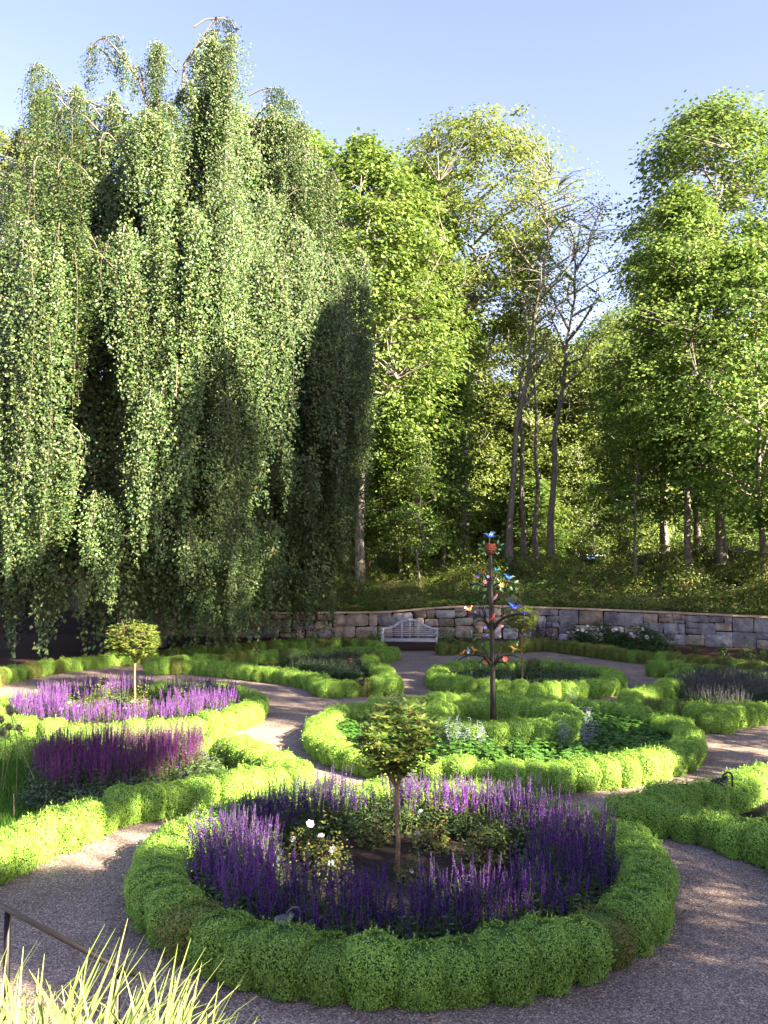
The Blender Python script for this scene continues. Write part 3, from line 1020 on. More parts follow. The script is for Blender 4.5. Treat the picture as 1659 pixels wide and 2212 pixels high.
# ------------------------------------------------------------------ generic leafy plants
def clump(seed, rx, rz, n, L, W, mats, up=0.6, stems=6, z0=0.0, sphere=False, lump=0.15, surf=0.5, stem_m=1):
    rng = np.random.default_rng(seed)
    mb = MB()
    d = rv(rng, n)
    if not sphere:
        d[:, 2] = np.abs(d[:, 2])
    ph = rng.uniform(0, 6.28, 6)
    f = rng.uniform(0, 1, n) ** (1 / 3.0)
    f = surf * (0.75 + 0.25 * f) + (1 - surf) * f
    l = 1 + lump * np.sin(4 * d[:, 0] + ph[0]) * np.sin(4 * d[:, 1] + ph[1]) + lump * np.sin(7 * d[:, 2] + ph[2] + 3 * d[:, 0])
    P = d * (f * l)[:, None] * np.array([rx, rx, rz])
    P[:, 2] += z0
    Nn = np.array([0, 0, up]) + d * 0.5 + rv(rng, n) * 0.6
    A = d * np.array([1, 1, 0.4]) + rv(rng, n) * 0.6
    mb.leaves(P, Nn, A, rng.uniform(0.7, 1.2, n) * L, rng.uniform(0.75, 1.15, n) * W, 0)
    for q in range(stems):
        dd = rv(rng, 1)[0]
        dd[2] = abs(dd[2]) + 0.5
        e = dd / np.linalg.norm(dd) * np.array([rx, rx, rz]) * 0.8 + np.array([0, 0, z0])
        mb.tube([(0, 0, 0), e * 0.5 + np.array([0, 0, rz * 0.12]), e], [0.012 * rx / 0.3, 0.008 * rx / 0.3, 0.003], 4, stem_m, cap=False)
    return mb


def flower_mesh(seed, r=0.04, petal='petal', n=14):
    rng = np.random.default_rng(seed)
    mb = MB()
    for lay, (k, rr, up) in enumerate(((6, 1.0, 0.35), (5, 0.75, 0.7), (4, 0.5, 1.2))):
        a = np.arange(k) / k * 2 * PI + lay * 0.5
        ov = np.stack([np.cos(a), np.sin(a), np.full(k, up)], -1)
        mb.leaves(np.repeat([[0, 0, lay * r * 0.15]], k, 0), np.stack([-np.cos(a) * up, -np.sin(a) * up, np.ones(k)], -1), ov, np.full(k, r * rr), np.full(k, r * rr * 1.0), 0, fold=-0.15)
    return mb.mesh('flower', [petal])


FLOWER = flower_mesh(1, 0.05)
FLOWER_S = flower_mesh(2, 0.035)
BUD = flower_mesh(3, 0.03, 'pink_petal')

# rose bushes inside the front ring and the ring by the beech
ROSE = [clump(400 + q, 0.24, 0.40, 620, 0.042, 0.028, ['rose_leaf', 'stem_red'], stems=8, lump=0.25, surf=0.35).mesh('rose_bush', ['rose_leaf', 'stem_red']) for q in range(3)]
roses = [(700, 1868, 1.0, [(-0.02, -0.2, 0.34), (0.1, -0.16, 0.2), (-0.14, -0.05, 0.42)], 'rose bush with three white blooms, front left of the small standard tree'),
         (648, 1850, 0.8, [(-0.08, -0.1, 0.25)], 'low rose bush at the edge of the bright lilac salvia'),
         (806, 1822, 0.95, [], 'bronze tipped rose bush just left of the small standard tree'),
         (932, 1832, 1.0, [(-0.12, -0.08, 0.4), (-0.16, -0.16, 0.2)], 'rose bush with a white bloom, right of the small standard tree'),
         (1042, 1868, 1.05, [], 'yellowish rose bush without blooms, farthest right in the front ring'),
         (725, 1905, 0.75, [(-0.05, -0.12, 0.27)], 'small rose bush half hidden behind front salvia, one white bud'),
         (885, 1905, 0.6, [(0.02, -0.1, 0.2), (-0.1, -0.1, 0.12)], 'very low rose with pale buds at the foot of the standard tree')]
rr_ = np.random.default_rng(9)
for q, (u, v, s, fl, lab) in enumerate(roses):
    p = at(u, v, z=0.05)
    o = link('rose_bush', ROSE[q % 3], None, p, rr_.uniform(0, 6), (s, s, s))
    o.rotation_euler = (0, 0, 0)
    tag(o, lab, 'rose bush', 'rose bushes in the rings')
    for f in fl:
        link('flower', FLOWER, o, f, rr_.uniform(0, 6)).rotation_euler = (0.7, rr_.uniform(-0.4, 0.4), rr_.uniform(0, 6))
for q, (dx, dy, s, lab) in enumerate([(-0.6, 0.1, 1.25, 'rose bush left of the sunlit standard tree by the beech'), (0.35, -0.75, 1.1, 'yellow flushed rose bush in front of the sunlit standard tree'),
                                      (0.95, 0.0, 1.0, 'rose bush right of the sunlit standard tree by the beech'), (0.0, 0.75, 1.0, 'dark rose bush behind the sunlit standard tree'), (-0.8, -0.85, 1.1, 'rose bush with white blooms among the pinkish lilac salvia')]):
    o = link('rose_bush', ROSE[q % 3], None, (cL[0] + dx, cL[1] + dy, 0.05), 0, (s, s, s * 1.1))
    tag(o, lab, 'rose bush', 'rose bushes in the rings')
    if q in (1, 4):
        for f in ((0.0, -0.2, 0.36), (0.15, -0.18, 0.3), (-0.14, -0.2, 0.26)):
            link('flower', FLOWER, o, f)

# geranium groundcover inside the large ring
def geranium_mesh(seed):
    rng = np.random.default_rng(seed)
    mb = MB()
    n = 230
    d = rv(rng, n)
    d[:, 2] = np.abs(d[:, 2])
    P = d * np.array([0.27, 0.27, 0.30]) * rng.uniform(0.75, 1.08, n)[:, None]
    up = np.array([0, 0, 1.0]) + d * 0.55 + rv(rng, n) * 0.3
    # each leaf is a palm of five lobes
    size = rng.uniform(0.035, 0.055, n)
    up /= np.linalg.norm(up, axis=1, keepdims=True)
    a0 = np.cross(up, rv(rng, n))
    a0 /= np.linalg.norm(a0, axis=1, keepdims=True)
    b0 = np.cross(up, a0)
    for q in range(5):
        an = (q - 2) * 0.95
        A = a0 * math.cos(an) + b0 * math.sin(an)
        mb.leaves(P, up, A, size, size * 0.72, 0, fold=0.1)
    for q in range(8):
        e = P[q * 3]
        mb.tube([(0, 0, 0), e * 0.5 + np.array([0, 0, 0.04]), e], [0.004, 0.003, 0.002], 3, 1, cap=False)
    return mb.mesh('geranium', ['geranium', 'stem'])


GER = [geranium_mesh(500 + q) for q in range(4)]
cB, cI = RING['B'][0], RING['I'][0]


def keepB(x, y):
    if math.hypot(x - cI[0], y - cI[1]) < 1.85:
        return False
    a = math.degrees(math.atan2(y - cB[1], x - cB[0])) % 360
    if 258 < a < 274 and math.hypot(x - cB[0], y - cB[1]) < 2.4:
        return False      # bare soil in front of the inner hedge
    return True


gr = np.random.default_rng(510)
for x, y in poisson_ring(cB, 0.6, 2.72, 0.36, gr, 3000, keepB):
    s = gr.uniform(0.85, 1.25)
    o = link('geranium_plant', GER[gr.integers(4)], None, (x, y, 0.03), gr.uniform(0, 6), (s, s, s * 0.85))
    tag(o, 'leafy green groundcover plant in the sculpture ring, %s, %s' % (sector(x, y, cB), 'by the outer hedge' if math.hypot(x - cB[0], y - cB[1]) > 2.2 else 'towards the inner hedge'), 'geranium', 'groundcover around the sculpture')


def silver_mesh(seed):
    rng = np.random.default_rng(seed)
    mb = MB()
    for q in range(7):
        a = rng.uniform(0, 6.28)
        h = rng.uniform(0.25, 0.5)
        r0 = rng.uniform(0.02, 0.07)
        top = np.array([math.cos(a) * rng.uniform(0.05, 0.2), math.sin(a) * rng.uniform(0.05, 0.2), h])
        b = np.array([math.cos(a) * r0, math.sin(a) * r0, 0])
        mb.tube([b, (b + top) / 2, top], [0.005, 0.004, 0.002], 3, 0, cap=False)
        k = 22
        t = rng.uniform(0.3, 1.0, k)
        P = b + (top - b) * t[:, None]
        an = rng.uniform(0, 6.28, k)
        A = np.stack([np.cos(an), np.sin(an), rng.uniform(0.2, 0.9, k)], -1)
        mb.leaves(P, np.array([0, 0, 1.0]) + rv(rng, k) * 0.4, A, rng.uniform(0.07, 0.12, k) * (1.15 - 0.5 * t), rng.uniform(0.018, 0.028, k), 0)
    return mb.mesh('silver_artemisia', ['silver'])


SIL = [silver_mesh(520 + q) for q in range(3)]
sil = [(848, 1548, 1.0, 'silver leaved plant showing above the standard tree crown, first from the path'), (868, 1556, 0.85, 'silver leaved plant showing above the standard tree crown, second from the path'),
       (975, 1610, 1.0, 'silver leaved plant at the front of inner hedge, leftmost of its row'), (1003, 1616, 1.05, 'silver leaved plant at the front of inner hedge, middle of its row'),
       (1030, 1628, 1.1, 'silver leaved plant at the front of inner hedge, rightmost of its row'),
       (1238, 1545, 1.1, 'silver leaved plant close against the right of the inner hedge'), (1258, 1575, 1.0, 'silver leaved plant right of the inner hedge, lower one of a pair'),
       (1222, 1618, 1.0, 'silver leaved plant in right half of groundcover, nearer the bare soil'), (1268, 1626, 1.3, 'largest silver leaved plant in the right half of the groundcover')]
for q, (u, v, s, lab) in enumerate(sil):
    o = link('artemisia_plant', SIL[q % 3], None, at(u, v, z=0.05), rr_.uniform(0, 6), s)
    tag(o, lab, 'artemisia', 'silver artemisias in the sculpture ring')

# ------------------------------------------------------------------ small standard trees
def standard_tree(name, label, loc, H, fork, cr, seed, nleaf, flat=0.0, L=0.085, low=0.35):
    rng = np.random.default_rng(seed)
    root = thing(name, label, 'standard tree', loc, 0, 'small standard trees in the rings')
    tr = MB()
    tr.tube([(0, 0, -0.02), (0.012, 0.0, fork * 0.35), (-0.006, 0.004, fork * 0.7), (0, 0, fork)], [0.027, 0.023, 0.021, 0.024], 8)
    tr.obj('trunk', 'twig', root, True)
    br = MB()
    lf = MB()
    tips = []
    for q in range(9):
        a = q / 9 * 6.28 + rng.uniform(-0.3, 0.3)
        r = cr * rng.uniform(0.55, 0.95)
        z = fork + (H - fork) * rng.uniform(0.5, 0.92)
        e = np.array([math.cos(a) * r, math.sin(a) * r, z])
        mid = np.array([math.cos(a) * r * 0.4, math.sin(a) * r * 0.4, fork + (z - fork) * 0.42])
        br.tube([(0, 0, fork - 0.01), mid, e], [0.014, 0.009, 0.004], 5, 0, cap=False)
        tips.append(e)
        for s in range(4):
            e2 = mid + (e - mid) * rng.uniform(0.2, 1) + rv(rng, 1)[0] * cr * 0.35
            br.tube([mid + (e - mid) * 0.2, e2], [0.006, 0.003], 4, 0, cap=False)
            tips.append(e2)
    tips = np.array(tips)
    # leaf whorls at shoot tips and through the crown
    n = nleaf // 7
    idx = rng.integers(0, len(tips), n)
    P0 = tips[idx] * 0.55
    d = rv(rng, n)
    zc = fork + (H - fork) * 0.52
    hz = np.where(d[:, 2] > 0, H - zc - 0.03, (zc - fork) * 0.80)
    bul = 1 + 0.14 * np.sin(3 * np.arctan2(d[:, 1], d[:, 0]) + seed) + 0.10 * np.sin(5 * d[:, 2] + seed)
    shell = np.stack([d[:, 0] * cr * bul, d[:, 1] * cr * bul, zc + d[:, 2] * hz * bul], -1)
    k = np.clip((shell[:, 2] - fork) / (H - fork), 0.0, 1)
    shell[:, :2] *= (low + (1 - low) * np.minimum(1, k * (1.6 + flat)))[:, None]
    w = rng.uniform(0.4, 1.0, n)[:, None] ** 0.6
    base = np.array([0, 0, zc])
    P0 = base + (shell - base) * w + rv(rng, n) * cr * 0.07
    P = np.repeat(P0, 7, 0)
    m_ = len(P)
    od = P - np.array([0, 0, fork])
    od /= np.linalg.norm(od, axis=1, keepdims=True)
    an = np.tile(np.arange(7) / 7 * 2 * PI, n) + np.repeat(rng.uniform(0, 6.28, n), 7)
    side = np.stack([np.cos(an), np.sin(an), np.zeros(m_)], -1)
    A = side + od * 0.7 + rv(rng, m_) * 0.3
    lf.leaves(P + od * 0.01, np.array([0, 0, 0.9]) + od * 0.3 - side * 0.25 + rv(rng, m_) * 0.35, A, rng.uniform(0.7, 1.15, m_) * L, rng.uniform(0.32, 0.42, m_) * L, 0, fold=-0.2)
    br.obj('branches', 'twig', root)
    lf.obj('crown', 'std_leaf', root)
    return root


standard_tree('standard_tree', 'small standard tree on a thin bare trunk rising from front ring', (0.13, 9.0, 0.05), 1.70, 0.82, 0.47, 600, 3000, L=0.095, low=0.45)
standard_tree('standard_tree', 'sunlit umbrella shaped standard tree in the ring by the beech', (-5.0, 17.9, 0.05), 1.84, 1.02, 0.56, 601, 4600, flat=0.7, L=0.085, low=0.5)
standard_tree('standard_tree', 'shaded standard tree in the far ring before the stone wall', (3.42, 22.1, 0.05), 1.98, 1.22, 0.48, 602, 2400, L=0.09, low=0.75)

# ------------------------------------------------------------------ lawn patch and alliums in the left wedge bed
rng = np.random.default_rng(41)
lawn = [at(u, v, z=0.0) for u, v in [(-90, 1880), (-90, 1660), (60, 1655), (90, 1700), (105, 1745), (150, 1765), (70, 1812), (20, 1835)]]
LP = [(p.x, p.y) for p in lawn]
mb = MB()
N_ = 26000
gx = rng.uniform(min(p[0] for p in LP), max(p[0] for p in LP), N_)
gy = rng.uniform(min(p[1] for p in LP), max(p[1] for p in LP), N_)
ok = np.array([inside(LP, a, b) for a, b in zip(gx, gy)])
gx, gy = gx[ok], gy[ok]
n = len(gx)
A = rv(rng, n) * 0.55 + np.array([0, 0, 1.0])
mb.leaves(np.stack([gx, gy, np.full(n, 0.02)], -1), rv(rng, n) * np.array([1, 1, 0.2]), A, rng.uniform(0.06, 0.17, n), rng.uniform(0.006, 0.011, n), 0, 0.0)
tag(mb.obj('grass', 'grass'), 'bright green grass growing in the left wedge bed', 'grass', kind='stuff')

ball = MB()
rb = np.random.default_rng(43)
d = rv(rb, 220)
ball.leaves(d * 0.008, np.cross(d, rv(rb, 220)), d, rb.uniform(0.035, 0.047, 220), np.full(220, 0.006), 0, 0.0)
BALL = ball.mesh('allium_head', ['allium'])
all_ = [(170 * .2043, 1490.9 + 1250 * .2043, 22, 1490.9 + 230 * .2043, 'tallest allium stalk, its seed head near the left edge'), (15 * .2043, 1490.9 + 1130 * .2043, 19, 1490.9 + 390 * .2043, 'bent allium stalk whose pale seed head is second from left'),
        (290 * .2043, 1490.9 + 1020 * .2043, 20, 1490.9 + 200 * .2043, 'allium stalk leaning left with its seed head highest'), (325 * .2043, 1490.9 + 1015 * .2043, 40, 1490.9 + 400 * .2043, 'allium stalk with seed head nearest the mauve salvia'),
        (460 * .2043, 1490.9 + 1170 * .2043, 5, 1490.9 + 455 * .2043, 'allium stalk leaning far left out of the salvia foliage'), (5 * .2043, 1490.9 + 1100 * .2043, 2, 1490.9 + 310 * .2043, 'allium stalk cut by the left edge of the picture')]
for u0, v0, u1, v1, lab in all_:
    b = at(u0, v0, z=0.03)
    t = at(u1, v1, Y=b.y + 0.15)
    root = thing('allium', lab, 'allium', b, 0, 'seeding alliums in the left wedge bed')
    m1 = (t - b) * 0.5 + Vector((0.05, 0, 0.06))
    mb = MB()
    mb.tube([(0, 0, 0), m1 * 0.6, m1 * 1.25, t - b], [0.007, 0.0065, 0.006, 0.005], 5, cap=False)
    mb.obj('stalk', 'stem', root)
    link('seed_head', BALL, root, t - b, 0, 1.35)
b = at(28, 1780, z=0.0)
mb = MB()
mb.tube([(0, 0, 0), (0.01, 0, 0.16), (0.0, 0.0, 0.36)], [0.011, 0.010, 0.004], 6)
o = mb.obj('bare_stalk', 'wood_bare')
o.location = b
tag(o, 'short reddish bare stalk standing in the grass at left', 'stalk')

# ------------------------------------------------------------------ bird tree sculpture
SX, SY = 2.0, 16.2
sc_root = thing('bird_tree_sculpture', 'dark bronze tree sculpture with coloured metal birds, flowers and leaves', 'sculpture', (SX, SY, 0.03))


def zp(x, y, dy=0.0):
    """a point of the sculpture from its measured place, relative to its base"""
    u = 914.9 + 0.2297 * x
    v = 1118.2 + 0.2297 * y
    p = at(u, v, Y=SY + dy)
    return np.array([p.x - SX, p.y - SY, p.z - 0.03])


mb = MB()
pole = [zp(655, 1830), zp(650, 1500), zp(645, 1250), zp(640, 1000), zp(634, 700), zp(630, 420), zp(630, 330)]
pole[0][2] = 0.0
mb.tube(pole, [0.055, 0.050, 0.046, 0.052, 0.042, 0.036, 0.028], 12)
mb.obj('pole', 'bronze', sc_root, True)


def branch(pts, r0=0.03, r1=0.008):
    n = len(pts)
    P = np.array(pts)
    t = np.linspace(0, n - 1, 12)
    # Catmull-Rom
    out = []
    for tt in t:
        i = min(int(tt), n - 2)
        f = tt - i
        p0, p1, p2, p3 = P[max(i - 1, 0)], P[i], P[i + 1], P[min(i + 2, n - 1)]
        out.append(0.5 * ((2 * p1) + (-p0 + p2) * f + (2 * p0 - 5 * p1 + 4 * p2 - p3) * f * f + (-p0 + 3 * p1 - 3 * p2 + p3) * f ** 3))
    mb = MB()
    mb.tube(out, np.linspace(r0, r1, 12), 7)
    mb.obj('branch', 'bronze', sc_root, True)


branch([zp(620, 1040), zp(590, 985, .05), zp(540, 930, .1), zp(440, 908, .18), zp(365, 942, .25)], 0.035)
branch([zp(622, 1020), zp(585, 985, -.1), zp(540, 965, -.2), zp(490, 985, -.3), zp(460, 1030, -.36)], 0.026)
branch([zp(600, 1005), zp(580, 950, .1), zp(565, 890, .2), zp(530, 815, .25)], 0.026)
branch([zp(585, 930, .1), zp(572, 850, .2), zp(562, 740, .25)], 0.018)
branch([zp(655, 1050), zp(690, 995, -.06), zp(760, 940, -.12), zp(870, 908, -.18), zp(960, 915, -.24), zp(1010, 938, -.28)], 0.038)
branch([zp(735, 955, -.1), zp(752, 900, -.02), zp(745, 820, .05)], 0.02)
branch([zp(660, 1010), zp(740, 985, .15), zp(840, 985, .3)], 0.02)
branch([zp(630, 1385), zp(600, 1335, -.05), zp(550, 1300, -.1), zp(470, 1290, -.15), zp(390, 1305, -.2), zp(318, 1350, -.25)], 0.034)
branch([zp(612, 1340), zp(585, 1270, .1), zp(540, 1195, .2)], 0.022)
branch([zp(635, 1360), zp(570, 1330, .15), zp(515, 1370, .3)], 0.022)
branch([zp(665, 1380), zp(700, 1330, -.05), zp(760, 1300, -.1), zp(840, 1295, -.16), zp(920, 1325, -.22)], 0.034)
branch([zp(685, 1340), zp(710, 1270, .1), zp(735, 1190, .2)], 0.022)
branch([zp(670, 1360), zp(760, 1365, -.15), zp(812, 1415, -.3)], 0.022)
branch([zp(618, 655), zp(560, 645, .05), zp(500, 622, .1), zp(455, 640, .12)], 0.018)
branch([zp(645, 655), zp(700, 618, -.04), zp(780, 605, -.08), zp(850, 630, -.12), zp(890, 690, -.14)], 0.02)
branch([zp(636, 640), zp(680, 560, .1), zp(695, 510, .15)], 0.014)
branch([zp(628, 640), zp(590, 570, -.05), zp(565, 520, -.08)], 0.014)
branch([zp(612, 640), zp(590, 610, .02), zp(575, 580, .04)], 0.012)
branch([zp(628, 350), zp(575, 330, .05), zp(520, 285, .1)], 0.012, 0.005)
branch([zp(632, 350), zp(690, 330, -.05), zp(750, 280, -.1)], 0.012, 0.005)
branch([zp(628, 345), zp(575, 300, -.08), zp(565, 245, -.12)], 0.01, 0.005)
branch([zp(632, 345), zp(690, 300, .05), zp(705, 235, .08)], 0.01, 0.005)

# nest
mb = MB()
npos = zp(630, 330)
for q, (r, z) in enumerate([(0.05, 0.0), (0.075, 0.03), (0.088, 0.06), (0.092, 0.09), (0.09, 0.12), (0.084, 0.15)]):
    a = np.linspace(0, 2 * PI, 17)
    mb.tube([npos + np.array([r * math.cos(t + q), r * math.sin(t + q), z + 0.006 * math.sin(3 * t + q)]) for t in a], 0.019, 6, cap=False)
mb.lathe([(0.001, 0.0), (0.06, 0.01), (0.075, 0.08)], 16, c=npos)
mb.obj('nest', 'nest', sc_root, True)


def make_bird(pos, length, facing, body, wing, beak='orange', wings_up=0.9, pitch=0.15, legs=0.07, breast=None):
    """facing +1 looks right, -1 looks left; pos = middle of the body"""
    n = 12
    st = [(-0.50, 0.012, 0.02), (-0.42, 0.035, 0.02), (-0.30, 0.05, 0.03), (-0.15, 0.11, 0.0), (0.02, 0.155, -0.015), (0.16, 0.15, 0.0), (0.27, 0.115, 0.06), (0.34, 0.105, 0.12), (0.41, 0.10, 0.155), (0.48, 0.07, 0.155), (0.52, 0.02, 0.145)]
    mb = MB()
    ang = np.arange(n) / n * 2 * PI
    V = []
    for x, r, z in st:
        fy = 0.75 if x > -0.35 else 1.6
        fz = 1.0 if x > -0.35 else 0.35
        V.append(np.stack([np.full(n, x), r * fy * np.cos(ang), z + r * fz * np.sin(ang)], -1))
    V = np.concatenate(V)
    mi = 0
    i = np.arange(len(st) - 1)[:, None] * n
    j = np.arange(n)[None, :]
    F = np.stack([i + j, i + (j + 1) % n, i + n + (j + 1) % n, i + n + j], -1).reshape(-1, 4)
    mb.add(V, F)
    me_m = [body]
    if breast:
        me_m.append(breast)
        # belly faces take the breast colour
        c = V[F].mean(1)
        mb.MI[4][0] = ((c[:, 2] < -0.03) & (c[:, 0] > -0.2)).astype(np.int32)
    # tail fan
    mb.add([(-0.42, -0.03, 0.035), (-0.42, 0.03, 0.035), (-0.78, 0.13, 0.09), (-0.78, -0.13, 0.09), (-0.42, -0.03, 0.015), (-0.42, 0.03, 0.015), (-0.78, 0.13, 0.075), (-0.78, -0.13, 0.075)],
           [(0, 1, 2, 3), (7, 6, 5, 4), (0, 3, 7, 4), (1, 5, 6, 2), (3, 2, 6, 7)])
    o = mb.obj('bird', me_m, sc_root, True)
    b = MB()
    b.tube([(0.49, 0, 0.15), (0.58, 0, 0.14), (0.68, 0, 0.12)], [0.04, 0.025, 0.003], 6)
    b.obj('beak', beak, o)
    for s in (-1, 1):
        w = MB()
        up = wings_up
        pts = [(0.12, 0.10, 0.06), (-0.14, 0.10, 0.06), (-0.42, 0.22, 0.06 + 0.36 * up), (-0.12, 0.24, 0.06 + 0.46 * up), (0.06, 0.2, 0.06 + 0.26 * up)]
        A_ = np.array([(x, s * y, z) for x, y, z in pts])
        B_ = A_ + np.array([0, s * 0.022, 0])
        w.add(np.vstack([A_, B_]), [(q, (q + 1) % 5, 5 + (q + 1) % 5, 5 + q) for q in range(5)])
        w.F[3].append(np.array([(0, 1, 2), (0, 2, 3), (0, 3, 4), (5, 7, 6), (5, 8, 7), (5, 9, 8)]))
        w.MI[3].append(np.zeros(6, dtype=np.int32))
        w.obj('wing', wing, o)
        l = MB()
        l.tube([(0.02, s * 0.05, -0.12), (0.03, s * 0.055, -0.12 - legs / length)], 0.018, 5)
        l.obj('leg', beak, o)
    o.location = pos
    o.scale = (length * facing, length, length)
    o.scale = (length, length, length)
    o.rotation_euler = (0, -pitch if facing > 0 else -pitch, 0 if facing > 0 else PI)
    return o


make_bird(zp(628, 172), 0.21, -1, 'blue', 'paleblue', 'orange', 0.8, 0.1, 0.15)
make_bird(zp(497, 562, .1), 0.15, -1, 'orange', 'blue', 'orange', 1.0, 0.35, 0.06)
make_bird(zp(800, 565, -.08), 0.18, 1, 'blue', 'blue', 'orange', 0.7, -0.05, 0.06)
make_bird(zp(690, 492, .15), 0.10, 1, 'teal', 'teal', 'redb', 0.8, 0.2, 0.04)
make_bird(zp(565, 508, -.08), 0.10, 1, 'orange', 'redb', 'orange', 0.6, 0.5, 0.03)
make_bird(zp(428, 862, .18), 0.17, 1, 'orange', 'whiteb', 'orange', 0.9, 0.5, 0.04, breast='yellow')
make_bird(zp(850, 842, -.16), 0.22, 1, 'deepblue', 'blue', 'deepblue', 0.9, 0.05, 0.08, breast='lilacf')
make_bird(zp(650, 945, -.12), 0.17, 1, 'redb', 'redb', 'orange', 0.1, 0.8, 0.03)
make_bird(zp(950, 895, -.24), 0.12, -1, 'deepblue', 'brownb', 'whiteb', 0.2, 0.0, 0.03)
make_bird(zp(366, 1272, -.2), 0.14, 1, 'orange', 'brownb', 'orange', 0.3, 0.5, 0.05)
make_bird(zp(480, 1242, -.15), 0.14, -1, 'orange', 'brownb', 'orange', 0.6, 0.4, 0.07)
make_bird(zp(420, 1245, -.18), 0.09, -1, 'teal', 'paleblue', 'whiteb', 0.6, 1.1, 0.03)
make_bird(zp(850, 1232, -.16), 0.15, -1, 'orange', 'brownb', 'yellow', 0.4, 0.3, 0.06)
make_bird(zp(600, 1120, .1), 0.12, -1, 'deepblue', 'teal', 'deepblue', 0.3, -0.4, 0.02)


def metal_leaf_mesh(L=0.10, W=0.045):
    mb = MB()
    t = np.linspace(0, 1, 7)
    w = W * np.sin(PI * t ** 0.85) * 0.5
    V = []
    for q in range(7):
        for s in (-1, 0, 1):
            V.append((t[q] * L, s * w[q], 0.008 * (1 - abs(s)) * math.sin(PI * t[q]) + 0.0))
    V = np.array(V)
    V2 = V - np.array([0, 0, 0.004])
    F = []
    for q in range(6):
        for s in range(2):
            F.append((q * 3 + s, (q + 1) * 3 + s, (q + 1) * 3 + s + 1, q * 3 + s + 1))
    F = np.array(F)
    mb.add(V, F[:, ::-1])
    mb.add(V2, F)
    return mb


LEAFA = metal_leaf_mesh().mesh('metal_leaf', ['copperleaf'], True)
LEAFB = metal_leaf_mesh(0.085, 0.036).mesh('metal_leaf', ['copperleaf2'], True)
LEAFP = metal_leaf_mesh(0.13, 0.06).mesh('metal_leaf', ['pink'], True)
lr = random.Random(4)


def metal_leaf(x, y, ang, dy=0.0, me=LEAFA, s=1.0):
    o = link('leaf', me, sc_root, zp(x, y, dy), 0, s)
    o.rotation_euler = (R(65 + lr.uniform(-20, 20)), R(-ang), R(lr.uniform(-25, 25)))
    return o


for x, y, a, dy in [(550, 265, 160, 0), (560, 290, 185, 0), (568, 262, 92, 0), (590, 325, 200, 0), (605, 320, 150, 0), (695, 255, 80, 0), (715, 262, 20, 0), (700, 300, 5, 0), (670, 335, 2, 0),
                    (485, 632, 235, .1), (495, 612, 160, .1), (525, 635, 255, .1), (600, 665, 215, .05), (578, 600, 100, .05), (690, 622, 50, -.03), (745, 600, 70, -.06), (715, 665, -40, -.05), (810, 640, -60, -.1), (865, 650, -65, -.13), (850, 612, 20, -.12)]:
    metal_leaf(x, y, a, dy)
for x, y, a, dy in [(380, 935, 150, .22), (360, 950, 230, .25), (375, 960, -70, .25), (470, 960, -60, -.3), (520, 830, 120, .25), (790, 870, 40, .1), (690, 860, 20, .1), (470, 1160, 60, .2), (330, 1325, 170, -.25), (420, 1310, -80, -.2), (540, 1215, 60, .2), (530, 1370, -80, .3), (460, 1440, 240, .1), (735, 1200, 80, .2), (800, 1010, -70, .3), (880, 1040, -80, .3), (1000, 905, 30, -.28), (570, 760, 80, .25), (450, 1060, -90, -.3), (870, 1190, 40, .1)]:
    metal_leaf(x, y, a, dy, LEAFB)
metal_leaf(655, 775, 55, -.08, LEAFP, 1.1)
metal_leaf(700, 1030, 10, -.1, LEAFP, 0.9)


def metal_flower(x, y, dy, mat, s=1.0):
    mb = MB()
    k = 6
    for q in range(k):
        a = q / k * 2 * PI
        c, sn = math.cos(a), math.sin(a)
        V = np.array([(0, 0, 0), (0.035, 0.018, 0.012), (0.07, 0, 0.03), (0.035, -0.018, 0.012)])
        V = np.stack([V[:, 0] * c - V[:, 1] * sn, V[:, 0] * sn + V[:, 1] * c, V[:, 2]], -1)
        mb.add(V, [(0, 1, 2, 3)])
        mb.add(V - np.array([0, 0, 0.004]), [(3, 2, 1, 0)])
    mb.lathe([(0.016, 0.0), (0.014, 0.012), (0.001, 0.018)], 8)
    o = mb.obj('flower', mat, sc_root)
    o.location = zp(x, y, dy)
    o.rotation_euler = (R(75), 0, R(lr.uniform(-20, 20)))
    o.scale = (s * 0.85, s * 0.85, s * 0.85)


for x, y, dy, m_, s in [(735, 635, -.1, 'yellow', 1.0), (575, 605, -.06, 'pink', 0.85), (608, 555, -.06, 'lilacf', 0.6), (765, 1330, -.16, 'redb', 1.0), (580, 1362, -.1, 'redb', 0.8), (488, 888, .1, 'lilacf', 0.5), (578, 1032, -.1, 'lilacf', 0.7), (720, 1035, -.1, 'pink', 0.7), (420, 1268, -.2, 'whiteb', 0.5), (880, 1195, -.1, 'yellow', 0.4), (430, 655, .1, 'redb', 0.35)]:
    metal_flower(x, y, dy, m_, s)

# ------------------------------------------------------------------ bench
bp = at(884, 1408, z=0.0)
bench = thing('garden_bench', 'weathered grey teak bench with arched scroll back before the wall', 'bench', (bp.x, bp.y, 0.0), R(-4))


def bpart(name, fn, smooth=False):
    mb = MB()
    fn(mb)
    return mb.obj(name, 'teak', bench, smooth)


